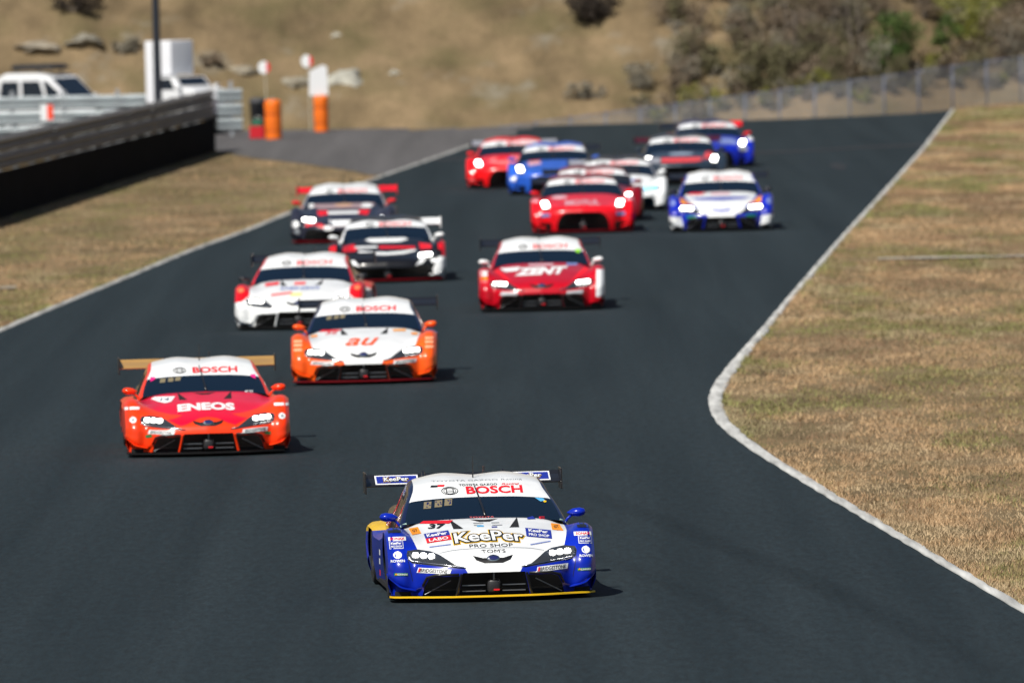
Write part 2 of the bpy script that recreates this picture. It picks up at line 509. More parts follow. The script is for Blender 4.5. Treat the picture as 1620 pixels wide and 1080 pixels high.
# ------------------------------------------------------------------ grass blades (stuff)
def blade_field(name, n, ymin, ymax, side, power, hmin, hmax):
    u = RNG.random(n)
    Y = ymin + (ymax - ymin) * u ** power
    half = 860.0 / F_PX * Y
    if side == 'r':
        x0 = edge_r(Y) + kerb_w(Y) - 0.01; x1 = np.maximum(half + 0.4, x0 + .3)
    else:
        x1 = edge_l(Y) - 0.14; x0 = np.minimum(-half - .4, x1 - .3)
    t = RNG.random(n)
    # more blades right at the edges of the tarmac
    e = RNG.random(n) < 0.05
    X = x0 + (x1 - x0) * t
    X = np.where(e, (x0 + np.abs(RNG.normal(0, .06, n))) if side == 'r' else (x1 - np.abs(RNG.normal(0, .06, n))), X)
    patch = fbm(X * 0.8, Y * 0.16, 31)
    clump = fbm(X * 3.0, Y * 0.9, 77)
    keep = RNG.random(n) < np.clip(0.25 + 1.4 * (clump - 0.25), 0.15, 1)
    if side == 'l':
        inpit = np.interp(X, pit_x, pit_y) < Y + 0.5
        keep &= ~(inpit)
        keep &= X > WALL_X(Y) + .1
    X, Y, patch, clump, e = X[keep], Y[keep], patch[keep], clump[keep], e[keep]
    n = len(X)
    Z = height(X, Y)
    H = (hmin + (hmax - hmin) * RNG.random(n) ** 2) * (0.55 + 0.9 * clump) * (1 + 0.25 * e)
    W = 0.0025 + 0.005 * RNG.random(n) + 0.00003 * (Y - 120)
    a = RNG.random(n) * math.pi
    dx, dy = np.cos(a) * W, np.sin(a) * W
    lx = RNG.normal(0, .55, n) * H; ly = RNG.normal(0, .55, n) * H
    V = np.empty((n, 3, 3))
    V[:, 0] = np.stack([X - dx, Y - dy, Z - .004], -1)
    V[:, 1] = np.stack([X + dx, Y + dy, Z - .004], -1)
    V[:, 2] = np.stack([X + lx, Y + ly, Z + H], -1)
    me = bpy.data.meshes.new(name)
    me.vertices.add(3 * n); me.vertices.foreach_set('co', V.reshape(-1))
    me.loops.add(3 * n); me.loops.foreach_set('vertex_index', np.arange(3 * n))
    me.polygons.add(n); me.polygons.foreach_set('loop_start', np.arange(0, 3 * n, 3)); me.polygons.foreach_set('loop_total', np.full(n, 3))
    straw = np.array([.470, .325, .185]); tan = np.array([.380, .245, .135]); green = np.array([.155, .170, .058]); brown = np.array([.20, .13, .082])
    r = RNG.random(n)[:, None]
    C = tan * (1 - r) + straw * r
    b2 = sstep(.44, .66, fbm(X * .9, Y * .2, 55))[:, None] * .8
    C = C * (1 - b2) + brown * b2
    gmask = sstep(.49, .62, patch + .07 * RNG.normal(size=n) + .08 * e)[:, None] * .85
    C = C * (1 - gmask) + green * (.7 + .8 * RNG.random(n)[:, None]) * gmask
    o2 = sstep(.5, .7, fbm(X * 2.2, Y * .45, 91))[:, None] * .42
    C = C * (1 - o2) + np.array([.34, .215, .125]) * o2
    g2 = sstep(.52, .7, fbm(X * 1.7, Y * .5, 131))[:, None] * .6
    C = C * (1 - g2) + np.array([.38, .305, .19]) * g2
    C *= (1.0 + .22 * RNG.random(n)[:, None]) * (.80 + .5 * fbm(X * 1.3, Y * .3, 201))[:, None]
    at_ = me.attributes.new('tint', 'FLOAT_COLOR', 'POINT')
    A = np.ones((n, 3, 4)); A[:, :, :3] = C[:, None, :]
    at_.data.foreach_set('color', A.reshape(-1))
    me.materials.append(M_BLADE)
    me.update(); me.validate()
    o = link_mesh(name, me, None, False)
    return tag(o, {'r': 'short dry brown grass with green patches right of the track', 'l': 'short dry tan grass verge between barrier and track'}[side], 'grass', kind='stuff')

M_BLADE = bpy.data.materials.new('grass_blades'); M_BLADE.use_nodes = True
_nt = M_BLADE.node_tree
_a = _nt.nodes.new('ShaderNodeAttribute'); _a.attribute_name = 'tint'
_b = _nt.nodes['Principled BSDF']; _b.inputs['Roughness'].default_value = .8; _b.inputs['Specular IOR Level'].default_value = .15
_nt.links.new(_a.outputs['Color'], _b.inputs['Base Color'])

wall_a, wall_b = at(338, 238), at(0, 344)
def WALL_X(Y):
    s = (wall_b.x - wall_a.x) / (wall_b.y - wall_a.y)
    return wall_a.x + (np.asarray(Y, float) - wall_a.y) * s
blade_field('grass', 480000, 112, 366, 'r', 1.2, .012, .058)
blade_field('grass', 120000, 196, 352, 'l', 1.0, .012, .05)

# ------------------------------------------------------------------ race cars
# car space: x across, y = distance behind the nose, z up.  Marks on the front are laid out in the front view
# (x, h) with h = z + KV * y, the view of somebody standing a few metres up in front of the car.
KV = 0.048
PW = paint('white', (238, 240, 240)); PBLK = mat('carbon_black', (0.012, 0.012, 0.014), rough=.35, coat=.3)
M_VOID = mat('intake_black', (0.006, 0.006, 0.007), rough=.8)
M_GLASS = mat('tinted_windscreen', (0.005, 0.013, 0.027), rough=.08, spec=.4, coat=.1)
M_LENS = mat('headlight_lens', (0.035, 0.038, 0.042), rough=.12, coat=1.0)
M_LED = mat('lit_led', (1, 1, 1), emit=16.0)
M_LEDD = mat('led_reflector', (0.55, 0.56, 0.5), rough=.25, metal=.6)
M_CHROME = mat('chrome', (0.62, 0.63, 0.65), rough=.18, metal=1.0)
M_STEEL = mat('brushed_alloy', (0.30, 0.31, 0.33), rough=.4, metal=.9)
M_TYRE = mat('tyre_rubber', (0.014, 0.014, 0.015), rough=.85)
M_RIM = mat('wheel_rim', (0.05, 0.05, 0.055), rough=.4, metal=.7)
D = {}
def dec(name, rgb, rough=.45):
    if name not in D: D[name] = mat('print_' + name, srgb(*rgb), rough=rough)
    return D[name]
dec('black', (16, 16, 18)); dec('white', (236, 238, 238)); dec('red', (222, 24, 38)); dec('yellow', (246, 196, 22)); dec('blue', (30, 48, 150))
dec('orange', (245, 150, 20)); dec('grey', (150, 155, 160)); dec('pink', (238, 30, 130)); dec('green', (20, 120, 70)); dec('sky', (90, 175, 225)); dec('tan', (128, 118, 92))
dec('paleblue', (120, 135, 190)); dec('lime', (140, 215, 40)); dec('palered', (235, 110, 110)); dec('darkblue', (22, 30, 90)); dec('palegreen', (150, 180, 170))

KX = [0.0, .35, .55, .70, .80, .88, .93]
ROWS = [  # (distance back per column, height per column, width factor)
 ([.06, .08, .14, .26, .33, .37, .45], [.06] * 7, 0.945),
 ([.02, .045, .11, .25, .31, .35, .43], [.155, .155, .155, .095, .120, .160, .205], 0.945),
 ([.01, .035, .105, .228, .207, .234, .335], [.20, .20, .20, .118, .143, .183, .226], 0.972),
 ([.00, .03, .10, .222, .200, .226, .325], [.245, .245, .25, .245, .255, .262, .28], 0.972),
 ([.03, .06, .13, .232, .213, .238, .335], [.33, .325, .32, .32, .33, .335, .34], 0.972),
 ([.10, .14, .23, .292, .272, .296, .38], [.395, .39, .385, .392, .408, .41, .405], 0.972),
 ([.25, .30, .40, .42, .385, .402, .47], [.455, .445, .445, .475, .502, .505, .485], 0.972),
 ([.50, .55, .58, .56, .51, .52, .58], [.52, .508, .495, .535, .582, .582, .55], 0.975),
 ([.80, .80, .80, .75, .70, .70, .74], [.578, .565, .545, .57, .628, .626, .588], 0.98),
 ([1.05, 1.05, 1.05, 1.0, .95, .95, .95], [.618, .606, .582, .58, .624, .622, .590], 0.98),
 ([1.25] * 7, [.645, .635, .612, .590, .600, .595, .562], 0.965),
 ([1.45] * 7, [.668, .660, .640, .600, .575, .560, .535], 0.95),
 ([1.8] * 7, [.66, .65, .63, .57, .52, .505, .485], .96),
 ([2.4] * 7, [.62, .62, .60, .54, .495, .48, .46], .95),
 ([3.0] * 7, [.62, .62, .60, .54, .50, .485, .465], .96),
 ([3.4] * 7, [.68, .68, .64, .555, .530, .520, .495], .945),
 ([3.8] * 7, [.70, .70, .66, .565, .545, .535, .505], .95),
 ([4.2] * 7, [.70, .70, .66, .565, .535, .525, .50], .945),
 ([4.5] * 7, [.69, .69, .65, .56, .53, .52, .49], .93),
 ([4.58] * 7, [.50, .50, .49, .48, .46, .45, .43], .94),
 ([4.50] * 7, [.22] * 7, .93),
]
CAB = [  # y, z centre, half width of the glass, z at the glass edge, belt x, belt z
 (1.43, .655, .69, .622, .755, .54), (1.62, .738, .668, .702, .775, .50), (1.87, .838, .625, .800, .785, .47),
 (2.15, .932, .575, .888, .79, .47), (2.38, .985, .560, .938, .79, .47), (2.78, 1.012, .55, .962, .79, .47),
 (3.1, .99, .535, .94, .78, .49), (3.5, .925, .50, .88, .75, .55), (4.0, .80, .46, .77, .69, .66), (4.3, .71, .42, .69, .62, .67)]

def shell(model):
    """the painted skin of the body: vertices, faces and the part that each face belongs to"""
    rows = []
    for i, (ds, zs, wf) in enumerate(ROWS):
        ds = list(ds); zs = list(zs)
        if model == 'gtr':
            if 4 <= i <= 7:
                for k in range(4): zs[k] += (.055, .07, .05, .025)[i - 4]; ds[k] -= .02
            if 8 <= i <= 10:
                for k in range(4): zs[k] += .015
        if model == 'nsx':
            if 4 <= i <= 9:
                for k in range(3): zs[k] -= (.01, .03, .04, .045, .04, .02)[i - 4]
            if 5 <= i <= 7: zs[3] -= .01
        rows.append([[KX[k] * (wf if k > 2 else 1), ds[k], zs[k]] for k in range(7)])
    R = np.array(rows)
    nsub = [5, 3, 4] + [5] * 8 + [4] * 9
    G = catmull(R, nsub)                                             # rows dense
    lab = np.repeat(np.arange(20), nsub)
    half = catmull(G.transpose(1, 0, 2), [9, 7, 6, 5, 4, 5]).transpose(1, 0, 2)
    cspan = np.repeat(np.arange(6), [9, 7, 6, 5, 4, 5])
    left = half[:, :0:-1].copy(); left[..., 0] *= -1
    full = np.concatenate([left, half], 1)
    cs = np.concatenate([cspan[::-1], cspan])
    nr, nc = full.shape[:2]
    verts = full.reshape(-1, 3).tolist(); faces = []; parts = []
    for i in range(nr - 1):
        for j in range(nc - 1):
            faces.append((i * nc + j, i * nc + j + 1, (i + 1) * nc + j + 1, (i + 1) * nc + j))
            side = 'left' if j < nc // 2 else 'right'
            r, c = lab[i], cs[j]
            if r < 5: p = 'bumper'
            elif r < 11: p = 'hood' if c < 3 else 'fender_' + side
            elif r < 14: p = 'deck' if c < 3 else 'door_' + side
            elif r < 18: p = 'deck' if c < 3 else 'rear_' + side
            else: p = 'tail'
            parts.append(p)
    for sgn, side in ((-1, 'left'), (1, 'right')):
        S = full[:, -1 if sgn > 0 else 0]
        n = 7; base = len(verts)
        for i in range(nr):
            x, y, z = S[i]
            yb = y + (0.16 * (1 - i / 30) if i < 30 else 0)
            zb = min(.075, z)
            for k in range(n):
                t = k / (n - 1)
                tuck = .012 * math.sin(t * math.pi) - .03 * t * t
                if 1.3 < y < 3.2: tuck -= .05 * math.sin(t * math.pi / 2) * math.sin((y - 1.3) / 1.9 * math.pi)
                verts.append((x + sgn * (tuck if i > 3 else -.01 * t), y + (yb - y) * t, z + (zb - z) * t))
        for i in range(nr - 1):
            yy = S[i][1]
            p = ('fender_' if yy < 1.45 else 'door_' if yy < 3.15 else 'rear_') + side
            for k in range(n - 1):
                a, b, c, d = base + i * n + k, base + i * n + k + 1, base + (i + 1) * n + k + 1, base + (i + 1) * n + k
                faces.append((a, b, c, d) if sgn < 0 else (d, c, b, a)); parts.append(p)
    # cabin
    cab = []
    for (y, zc, w, ze, bx, bz) in CAB:
        dip = .018 if 2.1 < y < 3.2 else 0
        if model != 'supra' and y > 2.1: zc = min(zc, .953 if y < 3 else zc) - .005; ze = min(ze, .915 if y < 3 else ze) - .005
        cab.append([[0, y, zc - dip], [.5 * w, y, zc - .15 * (zc - ze) + dip * .6], [.86 * w, y, zc - .58 * (zc - ze)], [w, y, ze],
                    [w + .045, y, ze - .035], [w + .35 * (bx - w) + .04, y, ze + .38 * (bz - ze) - .02], [bx, y, bz], [bx - .01, y, bz - .12]])
    C = catmull(np.array(cab), [4, 5, 6, 5, 4, 4, 4, 4, 3])
    crow = np.repeat(np.arange(9), [4, 5, 6, 5, 4, 4, 4, 4, 3])
    Ch = catmull(C.transpose(1, 0, 2), [6, 4, 3, 2, 3, 3, 2]).transpose(1, 0, 2)
    cc = np.repeat(np.arange(7), [6, 4, 3, 2, 3, 3, 2])
    left = Ch[:, :0:-1].copy(); left[..., 0] *= -1
    full = np.concatenate([left, Ch], 1); cc = np.concatenate([cc[::-1], cc])
    nr, nc = full.shape[:2]; base = len(verts)
    verts += full.reshape(-1, 3).tolist()
    for i in range(nr - 1):
        for j in range(nc - 1):
            faces.append((base + i * nc + j, base + i * nc + j + 1, base + (i + 1) * nc + j + 1, base + (i + 1) * nc + j))
            side = 'left' if j < nc // 2 else 'right'
            r, c = crow[i], cc[j]
            if c < 3: p = 'windscreen' if r < 2 else ('sunstrip' if r < 3 else 'roof')
            elif c == 3: p = 'pillar_' + side
            elif c < 6: p = 'sidewin_' + side if 0 < r < 8 else 'pillar_' + side
            else: p = 'cabbelt'
            if c < 3 and r >= 6: p = 'rearglass' if r < 8 else 'cabbelt'
            parts.append(p)
    return verts, faces, parts

FRONT = ('bumper', 'hood', 'fender_left', 'fender_right')
def seg_cut(bm, plist, poly, names, plane='front'):
    """cut the skin along a polygon of the front (x, h) or side (y, z) view; returns the faces inside"""
    lay = bm.faces.layers.int['part']
    ids = {PID[n] for n in names}
    if plane == 'front': f2 = lambda c: (c.x, c.z + KV * c.y)
    else: f2 = lambda c: (c.y, c.z)
    xs = [p[0] for p in poly]; zs = [p[1] for p in poly]
    def bb(f):
        q = [f2(v.co) for v in f.verts]
        return min(a for a, _ in q), max(a for a, _ in q), min(b for _, b in q), max(b for _, b in q)
    def over(b, x0, x1, z0, z1): return b[1] > x0 and b[0] < x1 and b[3] > z0 and b[2] < z1
    B = (min(xs), max(xs), min(zs), max(zs))
    cand = [f for f in bm.faces if f[lay] in ids and over(bb(f), *B)]
    n = len(poly)
    for i in range(n):
        (xa, za), (xb, zb) = poly[i], poly[(i + 1) % n]
        e = 1e-4
        S = (min(xa, xb) - e, max(xa, xb) + e, min(za, zb) - e, max(za, zb) + e)
        near = []; rest = []
        for f in cand: (near if over(bb(f), *S) else rest).append(f)
        if not near: continue
        nx, nz = -(zb - za), xb - xa
        if plane == 'front': no = Vector((nx, nz * KV, nz)); co = Vector((xa, 0, za))
        else: no = Vector((0, nx, nz)); co = Vector((0, xa, za))
        if no.length < 1e-9: continue
        ed = list({q for f in near for q in f.edges}); vs = list({q for f in near for q in f.verts})
        res = bmesh.ops.bisect_plane(bm, geom=near + ed + vs, dist=1e-5, plane_co=co, plane_no=no.normalized())
        cand = rest + [g for g in res['geom'] if isinstance(g, bmesh.types.BMFace)]
    def inside(p):
        x, z = p; c = False
        for i in range(n):
            (xa, za), (xb, zb) = poly[i], poly[(i + 1) % n]
            if (za > z) != (zb > z) and x < (xb - xa) * (z - za) / (zb - za) + xa: c = not c
        return c
    return [f for f in set(cand) if f.is_valid and inside(f2(f.calc_center_median()))]

PART_NAMES = ['bumper', 'hood', 'fender_left', 'fender_right', 'deck', 'door_left', 'door_right', 'rear_left', 'rear_right', 'tail', 'windscreen', 'sunstrip', 'roof',
              'pillar_left', 'pillar_right', 'sidewin_left', 'sidewin_right', 'cabbelt', 'rearglass', 'lens_left', 'lens_right', 'vent', 'vent_b', 'vent_c']
PID = {n: i for i, n in enumerate(PART_NAMES)}
OUT_NAME = {'bumper': 'front_bumper', 'fender_left': 'front_fender', 'fender_right': 'front_fender', 'deck': 'rear_deck', 'door_left': 'door', 'door_right': 'door', 'rear_left': 'rear_fender',
            'rear_right': 'rear_fender', 'tail': 'rear_bumper', 'pillar_left': 'windscreen_pillar', 'pillar_right': 'windscreen_pillar', 'sidewin_left': 'side_window', 'sidewin_right': 'side_window',
            'cabbelt': 'cabin_base', 'rearglass': 'rear_window', 'lens_left': 'headlight', 'lens_right': 'headlight', 'vent': 'hood_vent', 'vent_b': 'hood_vent', 'vent_c': 'hood_vent'}
mir = lambda poly: [(-x, z) for x, z in reversed(poly)]

HEAD = {
 'supra': [(.745, .435), (.732, .468), (.64, .478), (.53, .458), (.46, .425), (.38, .365), (.33, .328), (.25, .306), (.235, .296), (.30, .297), (.45, .318), (.60, .340), (.70, .356), (.735, .385)],
 'gtr': [(.745, .56), (.70, .60), (.62, .585), (.585, .53), (.565, .46), (.57, .425), (.64, .42), (.70, .44), (.735, .49)],
 'nsx': [(.765, .43), (.74, .475), (.64, .487), (.50, .455), (.43, .41), (.45, .395), (.58, .395), (.70, .40), (.75, .41)]}
LEDS = {'supra': [(.665, .427), (.598, .421), (.53, .413)], 'gtr': [(.665, .545), (.645, .50)], 'nsx': [(.66, .437), (.59, .432), (.53, .425)]}
OPEN = {
 'supra': [[(-.27, .258), (.27, .258), (.315, .045), (-.315, .045)]] + [s for p in [[(.297, .232), (.50, .232), (.565, .215), (.60, .15), (.625, .045), (.338, .045)]] for s in (p, mir(p))],
 'gtr': [[(-.30, .375), (.30, .375), (.40, .31), (.45, .20), (.46, .045), (-.46, .045), (-.45, .20), (-.40, .31)]] + [s for p in [[(.56, .20), (.70, .21), (.80, .16), (.83, .045), (.555, .045)]] for s in (p, mir(p))],
 'nsx': [[(-.34, .235), (.34, .235), (.52, .275), (.62, .27), (.66, .20), (.70, .045), (-.70, .045), (-.66, .20), (-.62, .27), (-.52, .275)]]}

SHELLS = {}
def base_bm(model):
    if model not in SHELLS:
        verts, faces, parts = shell(model)
        me = bpy.data.meshes.new('skin_' + model)
        me.from_pydata(verts, [], faces); me.update()
        bm = bmesh.new(); bm.from_mesh(me)
        lay = bm.faces.layers.int.new('part'); lay = bm.faces.layers.int['part']
        for f, p in zip(bm.faces, parts): f[lay] = PID[p]
        bpy.data.meshes.remove(me)
        for f in bm.faces: f.smooth = True
        # openings in the nose, wheel arches
        for poly in OPEN[model]:
            bmesh.ops.delete(bm, geom=seg_cut(bm, None, poly, FRONT), context='FACES')
        for yc in (.93, 3.72):
            arch = [(yc + .325 * math.cos(a), max(.05, .27 + .325 * math.sin(a))) for a in np.linspace(-.75, math.pi + .75, 18)]
            for s in ('left', 'right'):
                fs = [f for f in seg_cut(bm, None, arch, ('fender_' + s, 'rear_' + s, 'door_' + s), 'side') if abs(f.calc_center_median().x) > .82 and abs(f.normal.x) > .7]
                bmesh.ops.delete(bm, geom=fs, context='FACES')
        for s, poly in (('right', HEAD[model]), ('left', mir(HEAD[model]))):
            for f in seg_cut(bm, None, poly, FRONT): f[lay] = PID['lens_' + s]
        me2 = bpy.data.meshes.new('skin_cut_' + model); bm.to_mesh(me2); bm.free()
        SHELLS[model] = me2
    return SHELLS[model]

class Skin:
    """answers: where does a point of the front view lie on the body"""
    def __init__(self, me):
        self.t = BVHTree.FromPolygons([v.co.copy() for v in me.vertices], [tuple(p.vertices) for p in me.polygons])
        self.d = Vector((0, 1, -KV)).normalized()
    def hit(self, x, h, off=0.0):
        l, n, i, d = self.t.ray_cast(Vector((x, -1.0, h + KV)), self.d)
        if l is None: return None
        if n.dot(self.d) > 0: n = -n
        return l + n * off
    def hit_n(self, x, h):
        l, n, i, d = self.t.ray_cast(Vector((x, -1.0, h + KV)), self.d)
        if l is None: return None, None
        if n.dot(self.d) > 0: n = -n
        return l, n

SKINS = {}
def lay_flat(bm, skin, off, name, material, parent, step=.04):
    """drape a flat bmesh (x, h, 0) onto the body"""
    xs = [v.co.x for v in bm.verts]; ys = [v.co.y for v in bm.verts]
    if not xs: bm.free(); return None
    for k in range(int(math.ceil(min(xs) / step)), int(max(xs) / step) + 1):
        bmesh.ops.bisect_plane(bm, geom=bm.verts[:] + bm.edges[:] + bm.faces[:], dist=1e-6, plane_co=(k * step, 0, 0), plane_no=(1, 0, 0))
    st = step * .6
    for k in range(int(math.ceil(min(ys) / st)), int(max(ys) / st) + 1):
        bmesh.ops.bisect_plane(bm, geom=bm.verts[:] + bm.edges[:] + bm.faces[:], dist=1e-6, plane_co=(0, k * st, 0), plane_no=(0, 1, 0))
    bad = []
    for v in bm.verts:
        p = skin.hit(v.co.x, v.co.y, off)
        if p is None: bad.append(v)
        else: v.co = p
    if bad: bmesh.ops.delete(bm, geom=bad, context='VERTS')
    # a fold over an edge of the body is not print
    fold = [f for f in bm.faces if max(v.co.y for v in f.verts) - min(v.co.y for v in f.verts) > .35]
    if fold: bmesh.ops.delete(bm, geom=fold, context='FACES')
    me = bpy.data.meshes.new(name); bm.to_mesh(me); bm.free()
    if not len(me.polygons): return None
    me.materials.append(material)
    return link_mesh(name, me, parent, True)

class Ring(list): pass
def patch(skin, poly, material, parent, off=.0025, name='sticker'):
    bm = bmesh.new()
    vs = [bm.verts.new((x, z, 0)) for x, z in poly]
    if isinstance(poly, Ring):
        n = len(poly) // 2
        for i in range(n - 1): bm.faces.new((vs[i], vs[i + 1], vs[2 * n - 2 - i], vs[2 * n - 1 - i]))
        return lay_flat(bm, skin, off, name, material, parent)
    for t in tessellate_polygon([[Vector((x, z, 0)) for x, z in poly]]):
        try: bm.faces.new([vs[i] for i in t])
        except ValueError: pass
    return lay_flat(bm, skin, off, name, material, parent)

def rect(cx, cz, w, h, rot=0.0, shear=0.0):
    c, s = math.cos(rot), math.sin(rot); out = []
    for a, b in ((-1, -1), (1, -1), (1, 1), (-1, 1)):
        x = a * w / 2 + shear * b * h / 2; z = b * h / 2
        out.append((cx + x * c - z * s, cz + x * s + z * c))
    return out

TEXTS = {}
def glyphs(text, bold, slant):
    key = (text, bold, slant)
    if key not in TEXTS:
        cu = bpy.data.curves.new('print', 'FONT'); cu.body = text; cu.size = 1.0; cu.resolution_u = 3; cu.offset = bold; cu.shear = slant
        ob = bpy.data.objects.new('print', cu); COL.objects.link(ob)
        bpy.context.view_layer.update()
        me = bpy.data.meshes.new_from_object(ob.evaluated_get(bpy.context.evaluated_depsgraph_get()))
        v = np.array([tuple(q.co)[:2] for q in me.vertices]); f = [tuple(p.vertices) for p in me.polygons]
        bpy.data.objects.remove(ob); bpy.data.curves.remove(cu); bpy.data.meshes.remove(me)
        TEXTS[key] = (v, f)
    return TEXTS[key]

def letters(skin, text, cx, cz, w, h, material, parent, off=.004, bold=0.0, slant=0.0, rot=0.0, arch=0.0, ref=None, name='lettering'):
    """printed letters, fitted to a w by h box of the front view; ref: fit like that bold value (for outlines)"""
    v, f = glyphs(text, bold, slant)
    r = v if ref is None else glyphs(text, ref, slant)[0]
    lo, hi = r.min(0), r.max(0)
    q = (v - (lo + hi) / 2) / (hi - lo)
    X = q[:, 0] * w; Z = q[:, 1] * h - arch * (q[:, 0] * 2) ** 2
    c, s = math.cos(rot), math.sin(rot)
    bm = bmesh.new()
    vs = [bm.verts.new((cx + a * c - b * s, cz + a * s + b * c, 0)) for a, b in zip(X, Z)]
    for p in f:
        try: bm.faces.new([vs[i] for i in p])
        except ValueError: pass
    return lay_flat(bm, skin, off, name, material, parent)

def ring(cx, cz, rx, rz, t, n=28):
    o = [(cx + rx * math.cos(a), cz + rz * math.sin(a)) for a in np.linspace(0, 2 * math.pi, n)]
    i = [(cx + (rx - t) * math.cos(a), cz + (rz - t * .8) * math.sin(a)) for a in np.linspace(2 * math.pi, 0, n)]
    return Ring(o + i)
def oval(cx, cz, rx, rz, n=24):
    return [(cx + rx * math.cos(a), cz + rz * math.sin(a)) for a in np.linspace(0, 2 * math.pi, n, endpoint=False)]

WHEEL = {}
def wheel(parent, x, y):
    w = empty('wheel', (x, y, .285)); w.parent = parent
    if not WHEEL:
        t = MB().lathe([(.20, -.13), (.255, -.135), (.278, -.12), (.285, -.09), (.285, .09), (.278, .12), (.255, .135), (.20, .13)], 'x', 28)
        WHEEL['t'] = t.build('tyre', M_TYRE, None, True).data
        r = MB().lathe([(.20, -.13), (.205, .0), (.20, .13)], 'x', 28).lathe([(.0, .07), (.05, .09), (.06, .06)], 'x', 12).lathe([(.0, -.07), (.05, -.09), (.06, -.06)], 'x', 12)
        for k in range(10):
            a = 2 * math.pi * k / 10
            for sg in (-1, 1): r.tube([(sg * .075, .04 * math.cos(a), .04 * math.sin(a)), (sg * .11, .2 * math.cos(a), .2 * math.sin(a))], .014, 5)
        WHEEL['r'] = r.build('rim', M_RIM, None, True).data
        for o in list(bpy.data.objects):
            if o.name in ('tyre', 'rim') and o.parent is None: bpy.data.objects.remove(o)
    for nm, k in (('tyre', 't'), ('rim', 'r')):
        o = bpy.data.objects.new(nm, WHEEL[k]); COL.objects.link(o); o.parent = w
    return w

